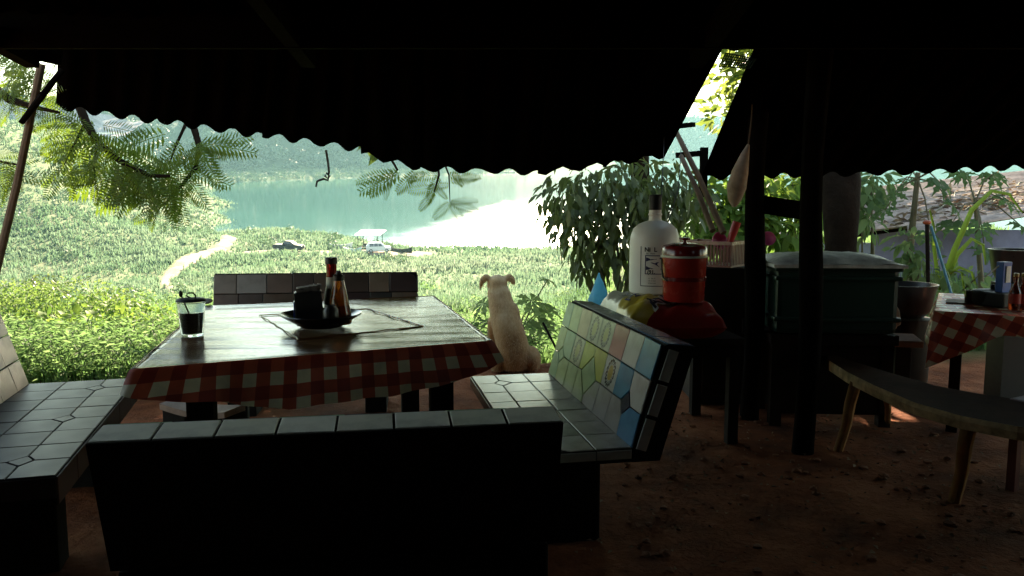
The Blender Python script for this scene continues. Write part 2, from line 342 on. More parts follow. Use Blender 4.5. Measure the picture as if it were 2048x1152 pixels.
# ================================================================== GRASS (nobody could count it)
M_GRASS = leafmat("grass_blades", (0.065, 0.125, 0.07), [(0.10, 0.17, 0.105), (0.145, 0.21, 0.14), (0.21, 0.235, 0.185)], 0.5, 0.75, 0.03, spec=.12)
M_GRASSN = leafmat("grass_near", (0.055, 0.13, 0.045), [(0.115, 0.21, 0.085), (0.21, 0.29, 0.14)], 0.6, 0.65, 0.25, spec=.2)
def grass(name, n, r0, r1, hfun, wfun, m, label, azl=-0.80, azr=0.62, xmin=None, blades=4, lean=0.75, rmax_shore=True):
    r = r0 * (r1 / r0) ** RNG.random(n); t = azl + (azr - azl) * RNG.random(n); y = r; x = t * r
    z = tz(x, y, False); ok = (z > WATER + 0.15) & offpath(x, y) & (y < 480)
    # bare and thin patches
    ok &= (wob(x, y, 0.22, 5) + RNG.normal(size=n) * 0.5 > -0.75)
    x, y, z, r = x[ok], y[ok], z[ok], r[ok]; n = len(x)
    big = 0.45 + 0.6 * RNG.random(n) ** 2 + 0.55 * np.clip(wob(x, y, 0.16, 2) + 0.3 * wob(x, y, 0.6, 8), -0.6, 1.2)
    h = np.array([hfun(q) for q in r]) * big; wd = np.array([wfun(q) for q in r])
    tint0 = np.clip(0.45 + 0.42 * wob(x, y, 0.05, 4) + 0.28 * wob(x, y, 0.21, 7) + 0.06 * RNG.normal(size=n), 0, 1)
    v = []; tt = []
    for bl in range(blades):
        a = RNG.random(n) * 2 * math.pi; ln = h * (lean * RNG.random(n)); sp = h * 0.35 * RNG.random(n); a2 = RNG.random(n) * 2 * math.pi
        hb = h * (0.6 + 0.5 * RNG.random(n)); bx = x + sp * np.cos(a2); by = y + sp * np.sin(a2)
        px_, py_ = -np.sin(a) * wd, np.cos(a) * wd
        p0 = np.stack([bx - px_, by - py_, z - 0.05], 1); p1 = np.stack([bx + px_, by + py_, z - 0.05], 1)
        mx_, my_ = bx + ln * 0.35 * np.cos(a), by + ln * 0.35 * np.sin(a)
        p2 = np.stack([mx_ + px_ * .8, my_ + py_ * .8, z + hb * 0.62], 1); p3 = np.stack([mx_ - px_ * .8, my_ - py_ * .8, z + hb * 0.62], 1)
        p4 = np.stack([bx + ln * np.cos(a), by + ln * np.sin(a), z + hb * (1 - 0.35 * (ln / h))], 1)
        v.append(np.stack([p0, p1, p2, p3, p4], 1)); tt.append(np.clip(tint0 + 0.07 * RNG.normal(size=n), 0, 1))
    v = np.concatenate(v); tt = np.concatenate(tt); k = len(v); b_ = np.arange(k)[:, None] * 5
    f = np.concatenate([b_ + [0, 1, 2], b_ + [0, 2, 3], b_ + [3, 2, 4]])
    o = link(name, npmesh(name, v.reshape(-1, 3), f, np.repeat(tt, 5)), m); return stuff(o, label)
grass("grass", 46000, 7.2, 45, lambda r: 0.34 + 0.006 * r, lambda r: 0.004 + 0.00055 * r, M_GRASSN, "tall green grass on the slope below the shelter", blades=5)
grass("grass", 62000, 30, 130, lambda r: 0.50 + 0.005 * r, lambda r: 0.008 + 0.00055 * r, M_GRASS, "pale sunlit grass on the river bank", blades=4)
grass("grass", 60000, 110, 480, lambda r: 0.8 + 0.0025 * r, lambda r: 0.03 + 0.0005 * r, M_GRASS, "hazy grass along the waterside and the left hillside", azr=0.35, blades=4)
# broad-leaved weeds mixed into the near slope
def weeds(n, r0, r1, l0, label, m, azl, azr, dens):
    r = r0 * (r1 / r0) ** RNG.random(n); t = azl + (azr - azl) * RNG.random(n); y = r; x = t * r; z = tz(x, y, False)
    ok = (wob(x, y, 0.5, 9) + 0.5 * RNG.normal(size=n) > dens) & offpath(x, y) & ((y > 6.8) | ((x < -1.6) & (y > 5.6))); x, y, z, r = x[ok], y[ok], z[ok], r[ok]; n = len(x)
    hh = (0.08 + 0.30 * RNG.random(n)) * (1 + 0.4 * wob(x, y, 0.7, 1)) * (1 + 0.01 * r)
    d = unit(n); d[:, 2] = 0.25 * d[:, 2] + 0.1; u = unit(n) * 0.5; u[:, 2] += 1
    o = leafcloud("weed_leaves", np.stack([x, y, z + hh], 1), d, u, l0 * (0.6 + 0.8 * RNG.random(n)) * (0.8 + 0.012 * r), l0 * 0.32 * (0.8 + 0.012 * r), 0.2, tint=np.clip(0.45 + 0.3 * wob(x, y, 0.3, 3) + 0.2 * RNG.normal(size=n), 0, 1), droop=0.25, m=m)
    return stuff(o, label)
weeds(120000, 5.6, 40, 0.075, "broad-leaved green weeds on the near slope", M_GRASSN, -0.8, 0.2, -0.3)
weeds(7000, 5.4, 8.0, 0.07, "low weeds crowding the left side of the shelter floor", M_GRASSN, -0.8, -0.28, -9.0)
grass("grass", 9000, 5.7, 13, lambda r: 0.34, lambda r: 0.006, M_GRASSN, "fresh grass beside the left bench", azl=-0.8, azr=-0.30, blades=5)

# ================================================================== FAR BANK
M_FAR1 = leafmat("far_wood", (0.006, 0.025, 0.016), (0.06, 0.12, 0.06), 0.1, 0.6, 0.02)
M_FAR2 = leafmat("far_brush", (0.04, 0.10, 0.045), (0.11, 0.17, 0.08), 0.2, 0.6, 0.03)
def crowns(name, label, pts, size, per, m, leaf):
    n = len(pts); c = np.repeat(np.array(pts), per, 0); sz = np.repeat(size, per)[:, None]
    u = unit(n * per); rad_ = RNG.random((n * per, 1)) ** 0.35
    lump = 1 + 0.25 * np.sin(u[:, :1] * 5 + c[:, :1]) * np.cos(u[:, 2:] * 6 + c[:, 1:2])
    p = c + u * rad_ * sz * lump * [1, 1, 0.8]
    d = np.cross(u, unit(n * per)) + 0.15 * unit(n * per); up = u + 0.3 * unit(n * per)
    t = np.clip(np.repeat(RNG.random(n), per) * 0.9 + 0.1 * RNG.random(n * per), 0, 1)
    o = leafcloud(name, p, d, up, sz[:, 0] * leaf * (0.6 + 0.7 * RNG.random(n * per)), sz[:, 0] * leaf * 0.7, 0.2, tint=t, m=m)
    return stuff(o, label)
pts = []; sz = []
while len(pts) < 700:
    t = random.uniform(-0.68, 0.0); y = random.uniform(430, 1000); x = t * y; s = y - (490 + 1.15 * (x + 190))
    if 40 < s < 260 and float(tz(x, y, False)) > WATER + 5:
        q = random.uniform(3.5, 8.0); pts.append((x, y, float(tz(x, y, False)) + q * 0.7)); sz.append(q)
crowns("far_wood", "bluish green wood on the far river bank", pts, np.array(sz), 130, M_FAR1, 0.34)
pts = []; sz = []
while len(pts) < 800:
    t = random.uniform(-0.48, 0.02); y = random.uniform(470, 820); x = t * y; s = y - (490 + 1.15 * (x + 190))
    if 1 < s < 60:
        q = random.uniform(0.8, 2.6); pts.append((x, y, float(tz(x, y, False)) + q * 0.5)); sz.append(q)
crowns("far_brush", "pale green brush along the far waterline", pts, np.array(sz), 40, M_FAR2, 0.5)
pts = []; sz = []
while len(pts) < 420:
    t = random.uniform(0.12, 0.42); y = random.uniform(1180, 1500); x = t * y; q = random.uniform(8, 15); pts.append((x, y, float(tz(x, y, False)) + q * 0.5)); sz.append(q)
crowns("far_wood", "hazy blue wooded mountain seen through the gap in the roof", pts, np.array(sz), 40, M_FAR1, 0.5)
# scattered brush on the left hillside and the spit
pts = []; sz = []
while len(pts) < 480:
    t = random.uniform(-0.66, -0.12); y = random.uniform(45, 430); x = t * y; z = float(tz(x, y, False))
    if z > WATER + 0.6 and bool(offpath(np.array([x]), np.array([y]), 2.5)[0]) and wob(np.array([x]), np.array([y]), 0.06)[0] > -0.15:
        q = (0.3 + 0.9 * random.random() ** 2) * (0.7 + y / 220); pts.append((x, y, z + q * 0.5)); sz.append(q)
crowns("hillside_brush", "low scrub dotted over the left hillside", pts, np.array(sz), 80, M_FAR2, 0.30)

pts = []; sz = []
while len(pts) < 230:
    t = random.uniform(-0.66, 0.12); y = 13 * (75 / 13) ** random.random(); x = t * y; z = float(tz(x, y, False))
    if bool(offpath(np.array([x]), np.array([y]), 1.0)[0]) and wob(np.array([x]), np.array([y]), 0.13, 4)[0] > -0.1:
        q = (0.14 + 0.32 * random.random() ** 2) * (0.8 + y / 60); pts.append((x, y, z + q * 0.7)); sz.append(q)
crowns("weed_clumps", "darker weedy clumps scattered through the grass below the shelter", pts, np.array(sz), 90, M_GRASSN, 0.34)

# road cut and guard rail above the left hillside
y0 = 445.0
m, b, L = base("pale_rock"); mp = mapped(m, (0.25, 0.25, 0.06)); n1 = noise(m, 1.0, 9, vec=mp, rough=0.7)
r = ramp(m, n1.outputs[0], [(0.3, (0.10, 0.085, 0.10)), (0.5, (0.26, 0.22, 0.26)), (0.7, (0.42, 0.38, 0.42))]); L.new(r.outputs[0], b.inputs['Base Color']); b.inputs['Roughness'].default_value = 0.95
bump(m, b, n1.outputs[0], 1.0, 1.2); M_ROCK = m
gx = np.linspace(-420, -212, 90); gz = np.linspace(0, 1, 16); GX, GZ = np.meshgrid(gx, gz)
top = 9 + 12 * sstep(-215, -260, GX) + 3 * wob(GX, GX * 0, 0.07)
Yc = y0 + 26 * GZ + 2.2 * wob(GX, GZ * 25, 0.3) + 1.0 * wob(GX, GZ * 25, 0.9, 2)
Vc = np.stack([GX, Yc, 9 + GZ * top + 0.5 * wob(GX, GZ * 30, 0.8, 4)], -1).reshape(-1, 3); n = len(gx)
i, j = np.meshgrid(np.arange(15), np.arange(n - 1), indexing='ij'); fq = np.stack([i * n + j, i * n + j + 1, (i + 1) * n + j + 1, (i + 1) * n + j], -1).reshape(-1, 4)
o = link("rock_cutting", npmesh("rock_cutting", Vc, fq, smooth=True), M_ROCK); o["kind"] = "structure"; o["label"] = "purplish grey rock face cut behind the far left road"
M_WHITE = mat("white_paint", (0.78, 0.78, 0.76), 0.5, 0.08, 0.5)
t_ = thing("guard_rail", "white guard rail along the road on the far left hillside", "guard rail", (-300, 428, 9.2))
mb = MB(); mb.box((0, 0, 0.95), (190, 0.12, 0.55)); mb.build("rail", M_WHITE, t_)
for k in range(24): MB().box((-94 + k * 8.2, 0.15, 0.45), (0.3, 0.25, 1.3)).build("post", M_WHITE, t_)

# ================================================================== VEHICLES AND BOATS BY THE WATER
M_TYRE = mat("tyre", (0.02, 0.02, 0.02), 0.8); M_RIM = mat("rim", (0.45, 0.46, 0.48), 0.35, 0.1, 10, metal=0.6)
M_GLASSD = mat("car_glass", (0.02, 0.025, 0.035), 0.08, 0.1, 3, spec=0.8)
def loft(mb, secs):
    """secs: list of (x, [(y,z)...]) closed rings of equal length"""
    n = len(secs[0][1]); v = [Vector((x, y, z)) for x, rg in secs for y, z in rg]; f = []
    for i in range(len(secs) - 1):
        for k in range(n): f.append((i * n + k, i * n + (k + 1) % n, (i + 1) * n + (k + 1) % n, (i + 1) * n + k))
    f.append(tuple(range(n))); f.append(tuple((len(secs) - 1) * n + k for k in range(n))[::-1]); mb.add(v, f)
def ring(w0, z0, w1, z1, r=0.08):
    return [(-w0 + r, z0), (w0 - r, z0), (w0, z0 + r), (w1, z1 - r), (w1 - r, z1), (-w1 + r, z1), (-w1, z1 - r), (-w0, z0 + r)]
def wheel(par, x, y, r=0.38):
    t = MB(); t.lathe([(r * .62, -.12), (r * .93, -.13), (r, -.09), (r, .09), (r * .93, .13), (r * .62, .12)], 20, cap=False)
    o = t.build("wheel", M_TYRE, par, (x, y, r), (math.pi / 2, 0, 0), True)
    q = MB(); q.lathe([(0, -.10), (r * .3, -.11), (r * .62, -.07), (r * .62, .07), (r * .3, .11), (0, .10)], 20, cap=False); q.build("rim", M_RIM, o, smooth=True)
def pickup(loc, rz, label):
    t = thing("pickup_truck", label, "pickup truck", loc, rz); c = mat("dark_green_paint", (0.008, 0.012, 0.015), 0.6, 0.1, 3, spec=.2)
    mb = MB(); loft(mb, [(2.62, ring(.72, .5, .70, .85)), (2.5, ring(.86, .38, .84, .98)), (1.3, ring(.9, .34, .86, 1.12)), (1.1, ring(.9, .34, .88, 1.14)), (-.75, ring(.9, .34, .88, 1.12)), (-2.45, ring(.9, .42, .88, 1.1)), (-2.6, ring(.86, .5, .86, 1.06))])
    mb.build("body", c, t, smooth=True)
    mb = MB(); loft(mb, [(1.25, ring(.84, 1.08, .82, 1.2)), (.55, ring(.86, 1.08, .68, 1.72)), (-.45, ring(.86, 1.08, .70, 1.76)), (-.8, ring(.86, 1.08, .78, 1.3))]); cab = mb.build("cab", c, t, smooth=True)
    for s in (-1, 1):
        for x0, x1 in ((.5, 1.0), (-.05, .42), (-.55, -.12)):
            a = 1.62 if x0 < .5 else 1.6
            q = MB(); q.add([(x0, s * .875, 1.18), (x1, s * .875, 1.18), (x1 - (.35 if x0 >= .5 else 0), s * .735, a), (x0, s * .735, a)], [(0, 1, 2, 3)]); q.build("window", M_GLASSD, cab)
        for x in (1.72, -1.62): wheel(t, x, s * .8)
    MB().box((-1.65, 0, 1.115), (1.6, 1.5, .02)).build("cargo_bed", M_BLACK, t); MB().box((2.6, 0, .5), (.18, 1.6, .2), bev=.04).build("bumper", M_BLACK, t)
    for s in (-1, 1): MB().box((2.56, s * .62, .82), (.1, .3, .16), bev=.03).build("headlight", M_RIM, t)
    return t
def suv(loc, rz, label):
    t = thing("suv", label, "suv", loc, rz); c = mat("white_car_paint", (0.75, 0.75, 0.74), 0.3, 0.05, 3, coat=0.6)
    mb = MB(); loft(mb, [(2.2, ring(.7, .5, .7, .9)), (2.1, ring(.84, .38, .82, 1.0)), (1.1, ring(.88, .34, .86, 1.12)), (-2.0, ring(.88, .36, .87, 1.12)), (-2.15, ring(.84, .46, .84, 1.08))]); mb.build("body", c, t, smooth=True)
    mb = MB(); loft(mb, [(1.15, ring(.84, 1.1, .82, 1.2)), (.5, ring(.85, 1.1, .72, 1.8)), (-1.7, ring(.85, 1.1, .74, 1.82)), (-2.1, ring(.84, 1.1, .8, 1.25))]); cab = mb.build("cabin", c, t, smooth=True)
    for s in (-1, 1):
        for x0, x1 in ((-.02, .42), (-.75, -.1), (-1.55, -.84)):
            q = MB(); q.add([(x0, s * .87, 1.2), (x1 + (.35 if x0 > -.1 else 0), s * .87, 1.2), (x1, s * .765, 1.68), (x0, s * .765, 1.68)], [(0, 1, 2, 3)]); q.build("window", M_GLASSD, cab)
        for x in (1.4, -1.35): wheel(t, x, s * .79, .36)
    return t
g = hit(578, 503); pickup(g + Vector((0, 0, .16)), rad(-8), "dark pickup truck parked on the sandy track by the river")
g2 = hit(757, 507); suv(g2 + Vector((0, 0, .16)), rad(12), "white suv parked beside the roofed raft at the waterside")
g = hit(741, 500); M_PALE = mat("pale_tin", (0.45, 0.62, 0.6), 0.5, 0.15, 2); 
t = thing("roofed_raft", "small raft with a pale slanting roof behind the white suv", "raft", (g.x, max(g.y, g2.y + 4.5), g.z + .1), rad(-10))
MB().box((0, 0, .35), (4.6, 3.4, .3), bev=.05).build("deck", M_WOODDARK, t)
for x in (-1.9, 1.9):
    for y in (-1.4, 1.4): MB().tube([(x, y, .4), (x, y, 3.0 + (.25 if y > 0 else -.1))], .07, 6).build("post", M_WOODDARK, t)
MB().box((.1, 0, 3.15), (5.0, 4.0, .1), Matrix.Rotation(rad(9), 3, 'X')).build("roof", M_PALE, t)
for x in (-1.0, .9): MB().box((x, .3, .8), (.9, .5, .6), bev=.03).build("bench", M_WOODDARK, t)
MB().box((0, -1.45, .85), (4.0, .06, .08)).build("railing", M_WOODDARK, t)
def boat(loc, rz, L_, label, m, cover=False, group="boats on the river"):
    t = thing("long_boat", label, "boat", loc, rz, group); secs = []
    for k in range(9):
        u = k / 8; w_ = L_ * .085 * math.sin(math.pi * (0.12 + 0.76 * u)) ** .7; zz = .25 + .9 * abs(u - .45) ** 2.2 * 2
        secs.append((L_ * (u - .5), [(-w_ * .5, 0), (w_ * .5, 0), (w_, zz + .35), (w_ * .85, zz + .35), (w_ * .4, .15), (-w_ * .4, .15), (-w_ * .85, zz + .35), (-w_, zz + .35)]))
    mb = MB(); loft(mb, secs); mb.build("hull", m, t, smooth=True)
    for k in (-.2, 0.05, .25): MB().box((L_ * k, 0, .45), (.25, L_ * .13, .05)).build("thwart", M_WOODDARK, t)
    if cover:
        c = MB(); c.box((0, 0, 1.75), (L_ * .5, L_ * .16, .06)); 
        c.build("canopy", M_PALE, t)
        for x in (-.22, .22):
            for y in (-1, 1): MB().tube([(L_ * x, y * L_ * .06, .4), (L_ * x, y * L_ * .06, 1.75)], .03, 5).build("canopy_post", M_WOODDARK, t)
    return t
g = hit(682, 497); boat(g + Vector((0, 0, .1)), rad(5), 4.4, "white boat drawn up on the grass left of the raft", M_WHITE)
g = hit(705, 507); boat(g + Vector((0, 0, .2)), rad(-20), 3.6, "pale boat lying on the sand nearer than the white one", M_PALE)
g = hit(800, 506); boat(Vector((g.x, g.y, max(g.z, WATER) + .1)), rad(-25), 5.0, "dark narrow boat at the bright water's edge right of the suv", M_WOODDARK)
for px, lab in ((1003, "dark covered boat far out on the river, left one of two"), (1020, "dark covered boat far out on the river, right one of two")):
    r = ray(px, 346, True); k = (WATER - EYE) / r.z; boat(Vector((r.x * k, r.y * k, WATER - .1)), rad(4), 9.0, lab, M_WOODDARK, True)

# ================================================================== HAZE
m = bpy.data.materials.new("haze_air"); m.use_nodes = True; n_ = m.node_tree.nodes
for q in list(n_):
    if q.type != 'OUTPUT_MATERIAL': n_.remove(q)
pv = n_.new("ShaderNodeVolumePrincipled"); pv.inputs['Color'].default_value = (0.42, 0.84, 0.96, 1); pv.inputs['Density'].default_value = 0.00022; pv.inputs['Anisotropy'].default_value = 0.2
m.node_tree.links.new(pv.outputs[0], [q for q in n_ if q.type == 'OUTPUT_MATERIAL'][0].inputs['Volume'])
hz = MB(); hz.box((0, 0, 45), (3800, 3800, 150)); o = hz.build("haze", m); stuff(o, "pale river haze filling the air")
# ================================================================== SHELTER (floor frame)
MODE[0] = 'floor'
M_SHEET = mat("black_roof_sheet", (0.002, 0.0018, 0.0018), 1.0, 0.4, 6, 0.3, 0.004, 0.0)  # near-black matt base colour
M_POST = mat("dark_post_wood", (0.004, 0.003, 0.0026), 0.95, 0.5, 7, 0.6, 0.01, 0.03)
M_BAMBOO = mat("weathered_bamboo", (0.13, 0.085, 0.055), 0.7, 0.35, 9, 0.4, 0.006, 0.3)
sh = thing("open_shelter", "dark open shelter with a low wavy-edged sheet roof over the tables", "shelter", (0, 0, 0))
def corr_sheet(par, U0, U1, L0, L1, amp, wl, name="roof_sheet", nL=14, sag=0.0, phase=0.0, thick=0.007, m=None, edge=None):
    """corrugated sheet between an upper edge U0-U1 and a lower edge L0-L1; waves run from the upper to the lower edge"""
    U0, U1, L0, L1 = map(Vector, (U0, U1, L0, L1)); W_ = ((L1 - L0).length + (U1 - U0).length) / 2; nw = max(2, round(W_ / wl)); n = nw * 8 + 1
    N = (U1 - U0).cross(L0 - U0).normalized()
    if N.z < 0: N = -N
    v = []
    for k in range(nL):
        b = k / (nL - 1)
        for i in range(n):
            a = i / (n - 1); p = (U0 * (1 - a) + U1 * a) * (1 - b) + (L0 * (1 - a) + L1 * a) * b
            s = math.sin(2 * math.pi * nw * a + phase); off = amp * (abs(s) ** 0.8 * (1 if s > 0 else -1))
            e = (edge(a) if edge else 0) * (b > 0.99)
            v.append(p + N * (off - sag * math.sin(math.pi * b)) + (L0 - U0).normalized() * (e + 0.012 * math.sin(a * 37 + phase) * (b > .99)))
    m_ = len(v); v += [p + N * thick for p in v]; f = []
    for k in range(nL - 1):
        for i in range(n - 1):
            q = (k * n + i, k * n + i + 1, (k + 1) * n + i + 1, (k + 1) * n + i); f.append(q); f.append(tuple(x + m_ for x in q[::-1]))
    for i in range(n - 1): f.append((i, i + 1, i + 1 + m_, i + m_)); k = (nL - 1) * n; f.append((k + i, k + i + 1, k + i + 1 + m_, k + i + m_))
    for k in range(nL - 1):
        for c in (0, n - 1): f.append((k * n + c, (k + 1) * n + c, (k + 1) * n + c + m_, k * n + c + m_))
    return link(name, pymesh(name, v, f, True), m or M_SHEET, par)
# main roof: sheets from the high back to the front edge at about 4.3 m
EZ = lambda x: 2.22 + (0.10 if x < -2.4 else 0.0) * (-(x + 2.4) * 1.2)
xs = [-2.75, -1.8, -0.85, 0.1, 1.05, 2.0, 2.95, 3.9, 4.9]
for k in range(len(xs) - 1):
    a, b = xs[k] - .03, xs[k + 1] + .03; lift = 0.012 * (k % 2)
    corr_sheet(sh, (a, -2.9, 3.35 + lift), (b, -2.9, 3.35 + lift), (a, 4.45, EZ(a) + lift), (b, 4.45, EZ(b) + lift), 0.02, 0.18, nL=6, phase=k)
# front awning, left run: low edge climbs to the left
def lerp(a, b, t): return a + (b - a) * t
LA, LB = D(113, 214, 6.45), D(738, 306, 6.15); UA, UB = D(118, 78, 4.3), D(760, 40, 4.3)
for k in range(3):
    t0, t1 = k / 3, (k + 1) / 3 + .012
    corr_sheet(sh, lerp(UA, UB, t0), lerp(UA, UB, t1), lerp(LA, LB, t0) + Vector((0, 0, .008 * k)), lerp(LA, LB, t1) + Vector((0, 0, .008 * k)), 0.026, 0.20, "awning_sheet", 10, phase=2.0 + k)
# right run: hangs lower, bulging towards the middle
pts = [D(722, 308, 6.0), D(835, 338, 5.95), D(1075, 346, 5.9), D(1205, 331, 5.9), D(1322, 312, 5.9)]
for k in range(4):
    a, b = pts[k], pts[k + 1]; ua = Vector((a.x * .80 + .06, 4.3, 2.26)); ub = Vector((b.x * .80 + .06, 4.3, 2.26))
    if k == 3: ub = Vector((1.10, 4.25, 2.25)); 
    if k == 2: ub = Vector((.66 * .80 + .06, 4.3, 2.26))
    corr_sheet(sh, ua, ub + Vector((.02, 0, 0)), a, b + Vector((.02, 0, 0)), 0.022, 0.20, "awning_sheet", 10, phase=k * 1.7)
# right-hand awning beyond the gap
pts = [D(1402, 356, 5.9), D(1600, 351, 5.95), D(1830, 345, 6.0), D(2080, 333, 6.0), D(2400, 320, 6.0)]; ux = [1.27, 2.0, 2.8, 3.7, 4.9]
for k in range(4):
    corr_sheet(sh, (ux[k], 4.2, 2.24), (ux[k + 1] + .02, 4.2, 2.24), pts[k], pts[k + 1] + Vector((.02, 0, 0)), 0.02, 0.20, "awning_sheet", 8, phase=k)
MB().box((1.40, 5.88, 1.60), (.05, .05, .36)).build("edge_batten", M_POST, sh)
# timber
for x in (-2.6, -1.1, 1.0, 3.1): MB().bar((x, -2.6, 3.22), (x * .97, 4.3, 2.14), .07, .1).build("rafter", M_POST, sh)
MB().box((1.21, 4.0, 2.235), (7.4, .03, .20)).build("light_gap_board", M_POST, sh); MB().bar((-2.2, 4.07, 2.23), (4.9, 4.07, 2.23), .06, .06).build("beam", M_POST, sh); MB().bar((-2.7, .6, 2.66), (4.9, .6, 2.66), .09, .12).build("beam", M_POST, sh)  # first board is added to stop light leaking between roof and awning
def post(x, y, w_, h, m=M_POST):
    mb = MB(); pts = [(x + .012 * math.sin(3 * z), y + .01 * math.cos(4 * z), z) for z in np.linspace(-.15, h, 9)]
    mb.tube(pts, [w_ / 2 * (1.05 - .08 * math.sin(5 * p[2])) for p in pts], 9); return mb.build("post", m, sh, smooth=True)
pa = D(1507, 600, 5.0); post(pa.x, 5.0, .118, 2.05); pb = D(1619, 600, 4.3); post(pb.x, 4.3, .115, 2.2)
a = D(1528, 398, 5.1); b = D(1606, 424, 4.9); MB().bar(a + Vector((-.1, 0, -.02)), b + Vector((.05, 0, .0)), .06, .11).build("cross_rail", M_POST, sh)
MB().bar(D(30, 92, 4.32), D(122, 112, 4.32), .03, .10).build("edge_board", M_POST, sh)
# two bamboo props by the gap, and battens across it
for p, q in ((D(1349, 258, 5.75), D(1447, 466, 5.2)), (D(1362, 312, 5.85), D(1426, 462, 5.3))):
    mb = MB(); mb.tube([p, lerp(p, q, .5) + Vector((.006, 0, .01)), q], [.018, .020, .021], 8); mb.build("prop_pole", M_BAMBOO, sh, smooth=True)
MB().bar(D(1318, 257, 5.7), D(1388, 249, 5.5), .035, .03).build("batten", M_POST, sh); MB().bar(D(1352, 311, 5.9), D(1412, 306, 5.9), .04, .04).build("batten", M_POST, sh)
# added plank walls behind and beside the viewer, unseen, to keep the place dark
def shadewall(p, q, h, label):
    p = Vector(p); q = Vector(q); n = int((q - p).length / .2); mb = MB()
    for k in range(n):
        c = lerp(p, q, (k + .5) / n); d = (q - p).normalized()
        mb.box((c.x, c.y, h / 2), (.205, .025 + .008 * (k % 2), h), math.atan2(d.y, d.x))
    return stuff(mb.build("added_shade_wall", M_WOODDARK, sh))
shadewall((-3.0, -2.8, 0), (4.8, -2.8, 0), 3.4, ""); shadewall((-3.0, -2.8, 0), (-3.0, 2.4, 0), 2.95, ""); shadewall((4.6, -2.8, 0), (4.6, 3.2, 0), 2.8, "")
# leaning pole at the left with its brace
p0, p1 = D(83, 128, 4.75), D(-2, 512, 4.75); p2 = p1 + (p1 - p0) * 1.0; p2 = lerp(p0, p1, (p0.z + .1) / (p0.z - p1.z))
t = thing("leaning_pole", "slender weathered pole leaning under the roof edge at the far left", "pole", p2)
mb = MB(); mb.tube([p0 - p2, lerp(p0, p2, .3) - p2 + Vector((.012, 0, 0)), lerp(p0, p2, .6) - p2, Vector((0, 0, 0))], [.022, .023, .024, .026], 9); mb.build("shaft", M_BAMBOO, t, smooth=True)
mb = MB(); mb.tube([D(124, 140, 4.78) - p2, D(84, 192, 4.70) - p2, D(42, 246, 4.70) - p2], [.018, .02, .016], 8); mb.build("brace", M_POST, t, smooth=True)
# dangling cord
c = [D(652, 300, 6.1), D(656, 325, 6.1), D(658, 345, 6.1), D(656, 358, 6.1), D(650, 352, 6.1), D(653, 346, 6.12), D(659, 352, 6.1), D(656, 361, 6.1), D(648, 358, 6.1), D(640, 360, 6.1), D(634, 363, 6.1), D(632, 374, 6.1)]
o = MB().tube([p - c[0] for p in c], .009, 6).build("dangling_cord", M_BLACK, None, c[0], smooth=True); tag(o, "knotted dark cord dangling from the roof edge over the river", "cord")
# green netting in the gap
m_net = mat("green_net", (0.01, 0.09, 0.06), 0.8); q = [D(1452, 106, 4.3), D(1512, 118, 4.3), D(1500, 137, 4.35), D(1438, 133, 4.35)]; mb = MB()
for k in range(15): mb.bar(lerp(q[0], q[1], k / 14), lerp(q[3], q[2], k / 14), .005)
for k in range(6): mb.bar(lerp(q[0], q[3], k / 5), lerp(q[1], q[2], k / 5), .005)
c0 = (q[0] + q[1] + q[2] + q[3]) / 4
for k in range(len(mb.v)): mb.v[k] = mb.v[k] - c0
tag(mb.build("shade_net", m_net, None, c0), "strip of green netting at the top of the roof gap", "net")

